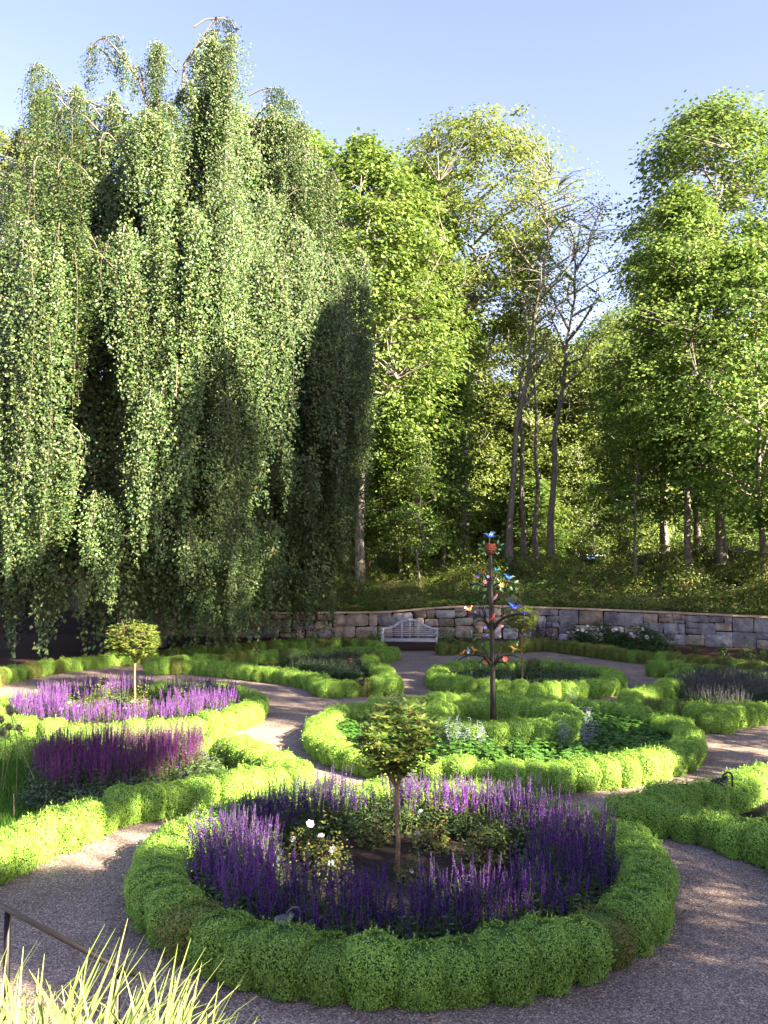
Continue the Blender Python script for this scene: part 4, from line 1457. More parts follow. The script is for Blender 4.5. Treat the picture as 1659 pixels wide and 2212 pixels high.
W2 = 0.93
for sx in (-1, 1):
    bpart('leg', lambda m: m.box((sx * W2, 0.03, 0.31), (0.065, 0.065, 0.62)))
    bpart('leg', lambda m: m.box((sx * W2, 0.56, 0.36), (0.065, 0.065, 0.72), rot=Matrix.Rotation(R(-5), 3, 'X')))

    def arm(m):
        pts = [(-0.035, 0.655), (0.02, 0.645), (0.25, 0.63), (0.42, 0.635), (0.56, 0.66)]
        for a, b in zip(pts[:-1], pts[1:]):
            m.box((sx * W2, (a[0] + b[0]) / 2, (a[1] + b[1]) / 2), (0.085, b[0] - a[0] + 0.02, 0.04), rot=Matrix.Rotation(math.atan2(b[1] - a[1], b[0] - a[0]), 3, 'X'))
        m.lathe([(0.001, -0.045), (0.062, -0.045), (0.062, 0.045), (0.001, 0.045)], 16, axis=0, c=(sx * W2, -0.03, 0.62))
    bpart('arm', arm)
    bpart('side_rail', lambda m: m.box((sx * W2, 0.3, 0.385), (0.04, 0.47, 0.07)))
bpart('front_rail', lambda m: m.box((0, 0.03, 0.375), (2 * W2 - 0.07, 0.035, 0.085)))
bpart('back_rail', lambda m: m.box((0, 0.55, 0.385), (2 * W2 - 0.07, 0.035, 0.07)))
for q in range(6):
    bpart('seat_slat', lambda m: m.box((0, 0.035 + q * 0.088, 0.432 - 0.004 * q), (2 * W2 - 0.072, 0.07, 0.022)))
prof_b = [(-0.99, 0.70), (-0.93, 0.745), (-0.80, 0.745), (-0.72, 0.755), (-0.695, 0.80), (-0.60, 0.80), (-0.50, 0.85), (-0.40, 0.93), (-0.30, 0.985), (-0.18, 1.005), (-0.15, 1.03), (0.0, 1.055)]
prof_b = prof_b + [(-x, z) for x, z in reversed(prof_b[:-1])]


def top_rail(m):
    n = len(prof_b)
    P = np.array(prof_b)
    T = np.gradient(P, axis=0)
    T /= np.linalg.norm(T, axis=1, keepdims=True)
    Nn = np.stack([-T[:, 1], T[:, 0]], -1)
    V = []
    for q in range(n):
        lo = P[q] - Nn[q] * 0.05
        hi = P[q] + Nn[q] * 0.035
        yb = 0.56 + (P[q, 1] - 0.4) * 0.12
        V += [(lo[0], yb - 0.02, lo[1]), (hi[0], yb - 0.02, hi[1]), (hi[0], yb + 0.025, hi[1]), (lo[0], yb + 0.025, lo[1])]
    F = []
    for q in range(n - 1):
        for s in range(4):
            F.append((q * 4 + s, (q + 1) * 4 + s, (q + 1) * 4 + (s + 1) % 4, q * 4 + (s + 1) % 4))
    m.add(V, np.array(F))
    m.add(V[:4], [(0, 1, 2, 3)])
    m.add(V[-4:], [(3, 2, 1, 0)])


bpart('top_rail', top_rail)
for x, zt in ((-0.28, 0.96), (0.0, 1.02), (0.28, 0.96)):
    bpart('back_stile', lambda m: m.box((x, 0.56 + ((zt + 0.42) / 2 - 0.4) * 0.12, (zt + 0.42) / 2), (0.05, 0.028, zt - 0.42), rot=Matrix.Rotation(R(-7), 3, 'X')))
for q, z in enumerate((0.50, 0.565, 0.63, 0.695, 0.77, 0.85, 0.92)):
    half = 0.90 if z < 0.74 else (0.62 if z < 0.8 else (0.47 if z < 0.88 else 0.36))
    bpart('back_slat', lambda m: m.box((0, 0.562 + (z - 0.4) * 0.12, z), (2 * half, 0.014, 0.026)))
mbp = MB()
mbp.box((0, 0.61, 1.045), (0.15, 0.05, 0.05))
mbp.obj('plaque', 'plaque', bench)


# ------------------------------------------------------------------ lamps, rail
def spotlight(label, p, rotz, mat, s=1.0):
    root = thing('spotlight', label, 'spotlight', p, rotz, 'garden spotlights standing in the hedges')
    m = MB()
    m.tube([(0.11, 0, -0.38), (0.11, 0, 0.06), (0.09, 0, 0.095), (0.05, 0, 0.10), (0.01, 0, 0.075), (-0.01, 0, 0.05)], 0.011, 7)
    m.obj('bracket', mat, root, True)
    m = MB()
    rot = Matrix.Rotation(R(-62), 3, 'Y')
    ang = np.arange(16) / 16 * 2 * PI
    V = []
    pr = [(0.001, 0.07), (0.028, 0.065), (0.034, 0.03), (0.07, -0.02), (0.092, -0.055), (0.095, -0.09), (0.088, -0.088), (0.07, -0.045), (0.001, -0.02)]
    for r, z in pr:
        V.append(np.stack([r * np.cos(ang), r * np.sin(ang), np.full(16, z)], -1))
    V = np.concatenate(V) @ np.array(Matrix.Rotation(R(48), 3, 'Y')).T
    i = np.arange(len(pr) - 1)[:, None] * 16
    j = np.arange(16)[None, :]
    m.add(V, np.stack([i + j, i + (j + 1) % 16, i + 16 + (j + 1) % 16, i + 16 + j], -1).reshape(-1, 4))
    m.obj('lamp_hood', mat, root, True)
    root.scale = (s, s, s)
    return root


spotlight('grey hooded spotlight lying in the front round hedge', at(622, 1985, z=0.38), 0.25, 'lamp_grey', 0.85)
spotlight('black spotlight standing in the forked hedge at the right edge', at(1562, 1688, z=0.40), 0.1, 'lamp_black', 1.1)
spotlight('small black spotlight in the hedge before the bench', at(784, 1472, z=0.38), 0.1, 'lamp_black', 0.9)

rail = thing('iron_railing', 'dark iron handrail with scrolled end behind the daylilies', 'railing', at(266, 2100, z=0.0))
rl = rail.location.copy()
p0, p1 = at(-120, 1893, z=0.92), at(262, 2094, z=0.92)
m = MB()
for a in (0,):
    d = (p1 - p0)
    ang = math.atan2(d.y, d.x)
    m.box(((p0 + p1) / 2 - rl), (d.length, 0.032, 0.018), rot=Matrix.Rotation(ang, 3, 'Z'))
m.obj('handrail', 'iron', rail)
m = MB()
p2 = at(308, 2108, z=0.91)
pts = [p1 - rl, p1 + (p2 - p1) * 0.5 - rl, p2 - rl, p2 - rl + Vector((0.03, -0.02, -0.06)), p2 - rl + Vector((0.02, -0.02, -0.16)), p2 - rl + Vector((-0.04, -0.02, -0.22)), p2 - rl + Vector((-0.11, -0.02, -0.26))]
m.tube(pts, [0.02, 0.02, 0.02, 0.019, 0.018, 0.016, 0.014], 8)
m.obj('scroll_end', 'iron', rail, True)
for q in (0.0, 0.42, 0.98):
    b = p0 + (p1 - p0) * q - rl
    m = MB()
    m.box((b.x, b.y, 0.455), (0.032, 0.032, 0.91))
    m.obj('post', 'iron', rail)

# ------------------------------------------------------------------ daylilies on the terrace edge
def lily_mesh(seed, n=78, L=(0.45, 0.92)):
    rng = np.random.default_rng(seed)
    mb = MB()
    for q in range(n):
        a = rng.uniform(0, 6.28)
        l = rng.uniform(*L)
        w = rng.uniform(0.0065, 0.0115)
        th0 = rng.uniform(1.15, 1.5)
        bend = rng.uniform(0.3, 1.5) if rng.random() < 0.75 else rng.uniform(1.5, 2.6)
        k = 9
        p = np.array([rng.normal() * 0.05, rng.normal() * 0.05, 0])
        V = []
        hd = np.array([math.cos(a), math.sin(a), 0])
        sd = np.array([-math.sin(a), math.cos(a), 0])
        for s in range(k + 1):
            t = s / k
            th = th0 - bend * t ** 1.8
            ww = w * (0.75 + 0.5 * math.sin(PI * min(t * 1.1, 1))) * (1 - t ** 3) + 0.0006
            nrm = np.array([-math.sin(th) * hd[0], -math.sin(th) * hd[1], math.cos(th)])
            V += [p - sd * ww, p - nrm * ww * 0.35, p + sd * ww]
            p = p + (hd * math.cos(th) + np.array([0, 0, math.sin(th)])) * l / k
        F = []
        for s in range(k):
            for c in range(2):
                F.append((s * 3 + c, s * 3 + c + 1, (s + 1) * 3 + c + 1, (s + 1) * 3 + c))
        mb.add(V, np.array(F))
    return mb.mesh('daylily_blades', ['lily'])


LILY = [lily_mesh(700 + q) for q in range(4)]
lrn = np.random.default_rng(707)
lilies = [(-1.55, 3.0, 1.0), (-1.3, 2.75, 1.0), (-1.1, 3.05, 0.95), (-1.0, 2.6, 1.05), (-0.8, 2.9, 0.95), (-1.2, 2.45, 1.0), (-0.72, 2.55, 0.95), (-0.55, 2.8, 0.75), (-0.45, 2.45, 0.72), (-0.9, 2.25, 1.0), (-1.5, 2.5, 1.0), (-0.25, 2.45, 0.62), (-1.75, 2.75, 1.0), (-0.6, 2.25, 0.95), (-1.15, 2.15, 1.0),
          (-1.65, 3.35, 1.0), (-1.15, 3.35, 1.0), (-0.8, 3.15, 0.95), (-1.45, 2.85, 1.05), (-1.2, 2.9, 1.05), (-0.9, 2.75, 1.05), (-0.65, 2.7, 0.95), (-1.55, 3.15, 1.05), (-1.9, 3.1, 1.0), (-1.4, 3.25, 1.0), (-0.95, 3.2, 0.95), (-0.65, 3.0, 0.9), (-1.7, 2.3, 1.0), (-1.35, 2.2, 1.0), (-0.75, 2.05, 1.0), (-0.4, 2.1, 0.7), (-0.35, 2.75, 0.66), (-1.0, 2.9, 1.05), (-1.3, 3.0, 1.05), (-0.2, 2.2, 0.62),
          (0.05, 2.4, 0.66), (0.32, 2.35, 0.66), (0.55, 2.3, 0.64), (0.8, 2.3, 0.60), (1.0, 2.25, 0.60)]
for q, (x, y, s) in enumerate(lilies):
    o = link('daylily_clump', LILY[q % 4], None, (x, y, terrace_z(y) - 0.02), lrn.uniform(0, 6), s * 0.9)
    if x < 0:
        tag(o, 'sunlit clump of pale green daylily blades, %s, %s' % ('at the left edge' if x < -1.25 else ('below the railing end' if x < -0.7 else 'towards the bottom middle'), 'nearest the camera' if y < 2.45 else ('middle row' if y < 2.95 else 'nearest the path')), 'daylily', 'daylilies at the lower left')
    else:
        tag(o, 'daylily clump of which only blade tips rise over the bottom edge', 'daylily', 'daylilies along the bottom edge')

# ------------------------------------------------------------------ weeping beech
def cascade_mesh(seed, L, nstr, width, lite=False):
    rng = np.random.default_rng(seed)
    lf = MB()
    # arching bough that carries the strands
    reach = rng.uniform(0.4, 0.7)
    bough = [(-0.7, 0, -0.3), (-0.3, 0, 0.02), (reach * 0.4, 0, 0.12), (reach * 0.8, 0, 0.0), (reach, 0, -0.3), (reach * 1.02, 0, -0.8)]
    lf.tube(bough, [0.035, 0.03, 0.024, 0.018, 0.012, 0.006], 5, 1, cap=False)
    B = np.array(bough)
    for q in range(nstr):
        t = rng.uniform(1.2, 3.8)
        i = int(t)
        st = B[i] + (B[min(i + 1, 5)] - B[i]) * (t - i)
        ln = L * rng.uniform(0.4, 1.0) * (0.6 + 0.4 * (t / 3.8))
        k = max(4, int(ln / 0.45))
        side = rng.normal() * width * 0.36
        outw = abs(rng.normal()) * 0.10
        pts = [st]
        ph = rng.uniform(0, 6.28)
        for s in range(1, k + 1):
            f = s / k
            e = (1 - math.exp(-5 * f)) * (1 - 0.6 * f)
            pts.append(st + np.array([outw * e + 0.04 * math.sin(3 * f + ph), side * e + 0.05 * math.sin(4.5 * f + ph), 0.06 * math.sin(PI * min(1, f * 3)) - ln * f]))
        pts = np.array(pts)
        if q % 4 == 0:
            lf.tube(pts, np.linspace(0.009, 0.003, len(pts)), 3, 1, cap=False)
        n = int(ln / (0.046 if lite else 0.018))
        tt = rng.uniform(0.0, 1.0, n)
        ii = np.clip(tt * k, 0, k - 1e-6)
        i0 = ii.astype(int)
        P = pts[i0] + (pts[i0 + 1] - pts[i0]) * (ii - i0)[:, None]
        sp = 0.10 * (0.35 + 0.95 * np.sin(PI * np.clip(tt, 0.06, 1) ** 0.55))
        P = P + rng.normal(size=(n, 3)) * sp[:, None] * np.array([0.8, 1, 0.6])
        A = np.array([0.35, 0, -0.75]) + rv(rng, n) * 0.7
        Nn = np.array([0.8, 0, 0.5]) + rv(rng, n) * 0.7
        ls = rng.uniform(0.05, 0.105, n) * (1.5 if lite else 1.0)
        lf.leaves(P, Nn, A, ls, ls * 0.70, 0)
    return lf if lite else lf.mesh('hanging_bough', ['beech', 'beech_twig'])


CAS = {'s': [cascade_mesh(800 + q, 2.2, 12, 0.85) for q in range(3)], 'm': [cascade_mesh(810 + q, 4.2, 17, 1.15) for q in range(4)], 'l': [cascade_mesh(820 + q, 6.6, 19, 1.25) for q in range(4)]}
LITE = {'s': [cascade_mesh(840 + q, 2.2, 12, 0.85, True) for q in range(3)], 'm': [cascade_mesh(850 + q, 4.2, 17, 1.15, True) for q in range(3)], 'l': [cascade_mesh(860 + q, 6.6, 19, 1.25, True) for q in range(3)]}
BX, BY = -8.6, 32.2
beech = thing('weeping_beech', 'huge weeping beech with curtains of hanging leafy boughs', 'tree', (BX, BY, 0))
brn = np.random.default_rng(830)
mb = MB()
mb.tube([(0, 0, -0.2), (0.1, 0, 1.0), (0.3, 0.1, 5), (0.2, 0.2, 10), (0.9, 0, 15), (1.6, 0, 19), (2.4, -0.1, 22.0)], [0.75, 0.6, 0.5, 0.4, 0.28, 0.14, 0.05], 12)
mb.obj('trunk', 'bark', beech, True)
bl = MB()
for q in range(30):
    z = brn.uniform(3, 19)
    a = brn.uniform(0, 6.28)
    r = float(np.interp(z, [0, 12, 15, 18, 21], [7.6, 7.2, 5.6, 3.8, 1.5])) * brn.uniform(0.75, 1)
    e = np.array([math.cos(a) * r, math.sin(a) * r, z + brn.uniform(0.2, 1.6)])
    bl.tube([(0.2, 0.1, z - 1.5), e * np.array([0.35, 0.35, 0]) + np.array([0, 0, z + 0.4]), e * np.array([0.75, 0.75, 1]) + np.array([0, 0, 0.4]), e], [0.17, 0.12, 0.08, 0.035], 6, 0, cap=False)
bl.obj('limbs', 'beech_twig', beech, True)


def prof_r(z, a):
    """radius of the crown at height z in direction a"""
    r = float(np.interp(z, [0, 3, 8, 12.9, 13.6, 15.5, 17.5, 19, 20], [7.0, 7.4, 7.7, 7.5, 6.2, 5.7, 5.0, 4.0, 2.4]))
    r *= 1 + 0.05 * math.sin(3 * a + 1.0 + z * 0.25) + 0.04 * math.sin(7 * a + z * 0.6)
    return r


def cxo(z):
    return 1.1 * min(1.0, max(0.0, (z - 12) / 5))


def put_cascade(kind, p, a, s=1.0, sz=1.0):
    me = CAS[kind][brn.integers(len(CAS[kind]))]
    return link('hanging_bough', me, beech, (p[0] - BX, p[1] - BY, p[2]), a, (s, s, s * sz))


curtain = MB()


def put_curtain(kind, p, a, s=1.0, sz=1.0):
    src = LITE[kind][brn.integers(3)]
    V = np.concatenate(src.V) * np.array([s, s, s * sz])
    c, sn = math.cos(a), math.sin(a)
    V = np.stack([V[:, 0] * c - V[:, 1] * sn, V[:, 0] * sn + V[:, 1] * c, V[:, 2]], -1) + np.array([p[0] - BX, p[1] - BY, p[2]])
    F = np.concatenate(src.F[4])
    mi = np.concatenate(src.MI[4])
    curtain.V.append(V)
    curtain.F[4].append(F + curtain.n)
    curtain.MI[4].append(mi)
    curtain.n += len(V)


# a deep curtain, and in front of it separate tassels with shade between them
for z0 in np.arange(3.4, 19.2, 1.0):
    rm = prof_r(z0, 0)
    n = max(5, int(2 * PI * rm / 1.0))
    for q in range(n):
        a = (q + brn.uniform(-0.4, 0.4)) / n * 2 * PI + z0
        if math.sin(a) > 0.35 and brn.random() < 0.6:
            continue
        z = z0 + brn.uniform(-0.5, 0.5)
        r = prof_r(z, a) * brn.uniform(0.62, 0.80)
        kind = 's' if z < 4 else ('m' if z < 7.5 or brn.random() < 0.5 else 'l')
        full = {'s': 2.2, 'm': 4.2, 'l': 6.6}[kind]
        put_curtain(kind, (BX + cxo(z) + r * math.cos(a), BY + r * math.sin(a), z), a + brn.uniform(-0.3, 0.3), brn.uniform(0.9, 1.15), min(1.0, (z - 0.3) / full))
co = curtain.obj('inner_foliage', ['beech', 'beech_twig'], beech)
co['kind'] = 'stuff'
anch = []
for _ in range(3000):
    z = brn.uniform(2.8, 19.0)
    a = brn.uniform(-PI * 1.02, PI * 0.06)
    r = prof_r(z, a)
    p = np.array([BX + cxo(z) + r * math.cos(a), BY + r * math.sin(a), z])
    if all(np.linalg.norm((p - q[0]) * np.array([1, 1, 0.55])) > 2.45 for q in anch):
        anch.append((p, a))
for p, a in anch:
    z = p[2]
    kind = 's' if z < 4.5 or brn.random() < 0.25 else ('m' if z < 9 or brn.random() < 0.65 else 'l')
    full = {'s': 2.2, 'm': 4.2, 'l': 6.6}[kind]
    pr = brn.uniform(-0.1, 1.0) if a < -0.7 else brn.uniform(-1.2, -0.5)
    base = p + np.array([math.cos(a), math.sin(a), 0]) * pr
    for k in range(int(brn.integers(3, 8))):
        off = brn.normal(size=3) * np.array([0.42, 0.42, 0.7])
        put_cascade(kind if k else kind, base + off, a + brn.uniform(-0.5, 0.5), brn.uniform(0.8, 1.1), min(1.0, (z - 0.35) / full) * brn.uniform(0.55, 1.0))
# boughs that stand proud of the curtain, and the peaks at the top
for u, v, kind, dr, s in [(75, 497, 'l', 1.3, 1.2), (45, 700, 'l', 1.3, 1.05), (110, 650, 'l', 1.2, 1.1), (345, 272, 'l', 1.0, 1.2), (275, 500, 'm', 1.1, 1.05), (420, 470, 'l', 1.1, 1.1), (500, 470, 'l', 1.2, 1.0), (570, 430, 'l', 1.1, 1.0),
                          (640, 500, 'm', 1.2, 1.1), (300, 610, 'm', 1.0, 1.0), (385, 800, 'm', 1.5, 1.15), (330, 850, 'l', 1.5, 0.95), (490, 868, 'l', 1.6, 0.95), (540, 880, 'm', 1.5, 0.95), (400, 945, 's', 1.6, 1.0), (160, 930, 's', 1.4, 1.1), (210, 1075, 's', 1.5, 1.1),
                          (235, 1085, 'm', 1.4, 0.85), (410, 1130, 's', 1.6, 1.0), (180, 1260, 's', 1.4, 0.5), (60, 1000, 'm', 1.3, 1.0), (15, 900, 'l', 1.2, 1.0), (600, 620, 'l', 1.2, 1.0), (130, 560, 'm', 1.0, 1.0), (700, 570, 'l', 0.4, 1.2), (735, 575, 'l', 0.0, 1.2)]:
    x_ = (u - 829.5) / FPX
    z_ = 0
    # meet the crown surface along the sight line
    for Y in np.arange(22, 34, 0.1):
        p = at(u, v, Y=Y)
        if math.hypot(p.x - BX, p.y - BY) < prof_r(max(p.z, 0), math.atan2(p.y - BY, p.x - BX)) + dr * 0.6:
            break
    a = math.atan2(p.y - BY, p.x - BX)
    put_cascade(kind, p, a * 0.5 + (-PI / 2) * 0.5 if abs(a) < PI else a, s)
for u, v, kind, az, s in [(228, 85, 's', -0.2, 1.0), (215, 110, 's', -2.2, 1.0), (262, 128, 's', -1.0, 0.9), (300, 150, 's', -1.6, 0.8), (340, 98, 's', -1.6, 0.8), (345, 105, 'm', -1.2, 0.85), (350, 130, 'm', -2.4, 0.9), (465, 45, 's', 0.2, 1.1), (450, 75, 'm', -0.6, 0.9), (430, 130, 'm', -1.6, 1.0), (410, 190, 'm', -1.2, 1.0), (470, 110, 's', -0.8, 0.9),
                          (130, 195, 'm', -2.0, 1.1), (170, 200, 'm', -1.4, 1.0), (250, 210, 'm', -1.6, 1.0), (570, 240, 'm', -0.8, 1.1), (600, 260, 'm', -0.5, 1.0), (630, 270, 'm', -0.2, 1.0), (100, 230, 'm', -1.8, 1.1), (660, 330, 'm', -0.3, 1.1), (690, 380, 'm', -0.2, 1.1)]:
    p = at(u, v, Y=BY - (0.5 if v < 160 else 1.5))
    put_cascade(kind, p, az, s)
for u in range(600, 775, 20):
    for v, kind in ((575, 'l'), (690, 'l'), (800, 'l'), (930, 'm'), (1050, 'm')):
        if u > 735 and v > 900:
            continue
        Y = 29.5 + (u - 600) * 0.012 + brn.uniform(-0.5, 0.5)
        p = at(u + brn.uniform(-12, 12), v + brn.uniform(-40, 40), Y=Y)
        put_cascade(kind, p, brn.uniform(-1.6, -0.3), brn.uniform(0.85, 1.1), min(1.0, (p.z - 0.6) / {'m': 4.2, 'l': 6.6}[kind]) * (brn.uniform(0.7, 1.0)))
for u in range(330, 600, 24):
    p = at(u + brn.uniform(-10, 10), 1170 + brn.uniform(-50, 60), Y=27.2 + brn.uniform(-0.8, 0.8))
    put_cascade('s' if p.z < 3.2 else 'm', p, brn.uniform(-2.0, -1.0), brn.uniform(0.9, 1.1), max(0.5, (p.z - 0.25) / (2.2 if p.z < 3.2 else 4.2)))
mbk = MB()
for pts in [[(440, 330), (395, 190), (398, 140), (430, 90), (462, 45), (480, 55)], [(330, 260), (300, 170), (250, 105), (228, 82), (218, 95)], [(345, 300), (340, 200), (338, 110)], [(300, 300), (240, 240), (150, 200), (128, 195)], [(450, 320), (520, 300), (600, 270), (640, 275)], [(560, 330), (640, 430), (700, 548), (790, 575)]]:
    P = [at(u, v, Y=BY - 0.8) - Vector((BX, BY, 0)) for u, v in pts]
    mbk.tube(P, np.linspace(0.075, 0.012, len(P)), 6, cap=False)
mbk.obj('top_limbs', 'beech_twig', beech, True)

# ------------------------------------------------------------------ woodland trees
def tree_meshes(seed, H, tr, z0, rx, nclus, leafm, bark='bark', leafL=0.17, per=46, cr=0.75, prof='oval', nlimb=9, lean=(0, 0), fork=False, sparse=1.0, flatten=0.42):
    rng = np.random.default_rng(seed)
    tk, lf = MB(), MB()
    top = np.array([lean[0], lean[1], H * 0.96])
    ks = np.linspace(0, 1, 9)
    wob = rng.normal(size=(9, 2)) * 0.09
    wob[0] = 0
    trunk = np.stack([top[0] * ks ** 1.4 + wob[:, 0], top[1] * ks ** 1.4 + wob[:, 1], top[2] * ks - 0.25 * (ks == 0)], -1)
    rad = tr * (1 - 0.93 * ks ** 0.9)
    rad[0] = tr * 1.3
    tk.tube(trunk, rad, 9, 0, cap=False)

    def tpt(z):
        f = np.clip(z / top[2], 0, 1) * 8
        i = min(int(f), 7)
        return trunk[i] + (trunk[i + 1] - trunk[i]) * (f - i)

    def env(t, a):
        if prof == 'oval':
            r = math.sin(PI * min(1, max(0, t)) ** 0.75) ** 0.75
        elif prof == 'round':
            r = math.sqrt(max(0, 1 - (1.0 - t) ** 2 * 0.6)) * math.sqrt(max(0, 1 - max(0, (t - 0.55) / 0.45) ** 2.2))
        elif prof == 'fan':
            r = (0.25 + 0.75 * t) * math.sqrt(max(0, 1 - max(0, (t - 0.6) / 0.4) ** 2.5))
        else:  # layered understorey
            r = (1 - 0.75 * t) * (0.75 + 0.35 * math.sin(t * 19 + a))
        return rx * r * (1 + 0.16 * math.sin(2 * a + seed) + 0.12 * math.sin(5 * a + seed * 2 + 6 * t))
    nodes = [tpt(z) for z in np.linspace(z0 * 0.9, top[2], 26)]
    nrad = [0.5] * 26
    for q in range(nlimb):
        zb = z0 * 0.8 + (H * 0.85 - z0 * 0.8) * (q + rng.uniform(0, 1)) / nlimb
        a = q * 2.4 + rng.uniform(-0.4, 0.4)
        te = min(0.97, (zb - z0) / (H - z0) + rng.uniform(0.12, 0.38))
        r = env(te, a) * 0.85
        b = tpt(zb)
        c = tpt(z0 + te * (H - z0))
        e = np.array([c[0] + math.cos(a) * r, c[1] + math.sin(a) * r, z0 + te * (H - z0)])
        m1 = b + (e - b) * np.array([0.4, 0.4, 0.3]) + rng.normal(size=3) * 0.15
        m2 = b + (e - b) * np.array([0.75, 0.75, 0.65]) + rng.normal(size=3) * 0.2
        r0 = tr * (0.62 - 0.36 * (zb / H))
        tk.tube([b, m1, m2, e], [r0, r0 * 0.7, r0 * 0.42, r0 * 0.12], 6, 0, cap=False)
        for f in np.linspace(0.25, 1, 7):
            pp = np.array([np.interp(f, [0, 0.38, 0.72, 1], [b[k], m1[k], m2[k], e[k]]) for k in range(3)])
            nodes.append(pp)
    nodes = np.array(nodes)
    for q in range(nclus):
        a = rng.uniform(0, 6.28)
        t = rng.uniform(0.0, 1.0)
        rf = rng.uniform(0.25, 1.0) ** 0.55
        c = tpt(z0 + t * (H - z0))
        r = env(t, a) * rf
        ce = np.array([c[0] + math.cos(a) * r, c[1] + math.sin(a) * r, z0 + t * (H - z0) + rng.normal() * 0.2])
        dd = nodes - ce
        w = np.linalg.norm(dd, axis=1) + 1.2 * np.maximum(0, nodes[:, 2] - ce[2])
        b = nodes[np.argmin(w)]
        mid = (b + ce) / 2 + np.array([0, 0, 0.12]) + rng.normal(size=3) * 0.1
        tk.tube([b, mid, ce], [0.032 * tr / 0.22, 0.02 * tr / 0.22, 0.006], 3, 0, cap=False)
        k = int(per * rng.uniform(0.5, 1.4) * sparse)
        s = cr * rng.uniform(0.65, 1.25)
        g_ = rng.normal(size=(k, 3)) * np.array([s * 0.52, s * 0.52, s * flatten * 0.5])
        g_[:, 2] -= 0.28 * (g_[:, 0] ** 2 + g_[:, 1] ** 2) / s
        P = ce + g_
        out = np.array([math.cos(a), math.sin(a), 0.0])
        Nn = np.array([0, 0, 0.75]) + out * 0.45 + rv(rng, k) * 0.6
        A = out * 0.5 + g_ * 0.6 + rv(rng, k) * 0.6 + np.array([0, 0, -0.3])
        ll = leafL * rng.uniform(0.7, 1.25, k)
        lf.leaves(P, Nn, A, ll, ll * rng.uniform(0.6, 0.85, k), 0)
    return tk.mesh('tree_trunk', [bark], True), lf.mesh('tree_crown', [leafm])


def place_tree(meshes, u=None, Y=None, X=None, s=1.0, rotz=0.0, label='', group='trees of the wood behind the wall', sz=None, zoff=0.0, name='woodland_tree', ground=None, cat='tree'):
    if X is None:
        X = (u - 829.5) / FPX * Y
    z = float(bank_z(X, Y)) if ground is None else ground
    r = thing(name, label, cat, (X, Y, z - 0.15 + zoff), rotz, group)
    r.scale = (s, s, sz or s)
    link('trunk', meshes[0], r)
    link('crown', meshes[1], r)
    return r


T_MAPLE = tree_meshes(901, 22, 0.22, 6.5, 4.8, 520, 'maple', 'bark', 0.21, 76, 0.85, 'oval', 12)
T_MAPLE2 = tree_meshes(902, 22, 0.22, 5.0, 4.4, 560, 'maple', 'bark_pale', 0.21, 76, 0.85, 'round', 12)
T_OAK = tree_meshes(903, 25, 0.25, 13.0, 5.6, 560, 'oak', 'bark_pale', 0.19, 66, 0.85, 'round', 14, lean=(0.8, 0))
T_HIGH = tree_meshes(910, 16, 0.13, 11.2, 1.2, 120, 'wood_leaf', 'bark', 0.2, 50, 0.6, 'oval', 7)
T_FAR = tree_meshes(909, 20, 0.22, 1.2, 5.2, 440, 'far_leaf', 'bark_pale', 0.25, 84, 1.2, 'round', 10)
T_SPARSE = tree_meshes(904, 21, 0.21, 10.5, 4.2, 210, 'oak', 'bark', 0.15, 13, 0.7, 'fan', 18, lean=(2.6, 0))
T_UNDER = tree_meshes(905, 11, 0.11, 1.6, 3.0, 300, 'wood_leaf', 'bark', 0.19, 50, 0.75, 'layer', 10, flatten=0.25)
T_UNDER2 = tree_meshes(906, 13, 0.14, 2.4, 3.8, 360, 'wood_leaf', 'bark', 0.20, 50, 0.9, 'oval', 11, flatten=0.25)
T_SAP = tree_meshes(907, 8, 0.07, 2.2, 2.1, 120, 'wood_leaf', 'bark_pale', 0.13, 34, 0.6, 'layer', 6, flatten=0.25)
T_POLE = tree_meshes(908, 20, 0.17, 13.5, 2.6, 70, 'oak', 'bark_pale', 0.17, 24, 0.8, 'oval', 7)

place_tree(T_MAPLE, 780, 41.5, s=1.0, rotz=0.4, label='tall maple with bright green crown just right of the beech', sz=0.97)
place_tree(T_MAPLE2, 900, 47.5, s=0.85, rotz=2.0, label='tall pale trunked maple left of the bird sculpture', sz=1.02)
place_tree(T_OAK, 1005, 49, s=1.0, rotz=0.0, label='tallest yellow green oak rising behind the middle of the wall', sz=1.0)
place_tree(T_SPARSE, 1098, 45, s=1.0, rotz=0.0, label='thin leaved dark tree leaning right above the sculpture', sz=1.0)
place_tree(T_SPARSE, 1190, 47, s=0.98, rotz=0.6, label='thin leaved upright tree right of the leaning one')
place_tree(T_POLE, 1130, 50, s=1.0, rotz=0.0, label='slender pale trunk close beside the leaning dark tree')
place_tree(T_POLE, 1160, 52, s=1.0, rotz=2.0, label='slender trunk, second right of the leaning dark tree', sz=0.95)
place_tree(T_MAPLE2, 1560, 42.5, s=1.12, rotz=2.2, label='big maple with full crown at the right edge of the picture', sz=1.04)
place_tree(T_MAPLE, 1490, 38.5, s=0.8, rotz=1.0, label='maple with sunlit slim trunk left of the biggest right maple')
place_tree(T_UNDER2, 1640, 37, s=1.1, rotz=0.5, label='low spreading dark tree at the right edge under the maple')
place_tree(T_UNDER2, 1430, 45, s=1.05, rotz=1.9, label='dark layered tree in the shade left of the right maples')
place_tree(T_UNDER, 1340, 50, s=0.85, rotz=0.9, label='layered understorey tree behind the unidentified blue object')
place_tree(T_SAP, 1375, 38.5, s=1.1, rotz=0.9, label='young sapling with pale thin stem above the peonies')
place_tree(T_UNDER, 960, 44, s=0.95, rotz=2.9, label='leafy understorey tree just left of the sculpture top')
place_tree(T_UNDER, 865, 43, s=0.8, rotz=1.4, label='low leafy understorey tree beside the beech')
place_tree(T_SAP, 905, 40, s=0.9, rotz=2.4, label='small leafy sapling on the bank above the bench')
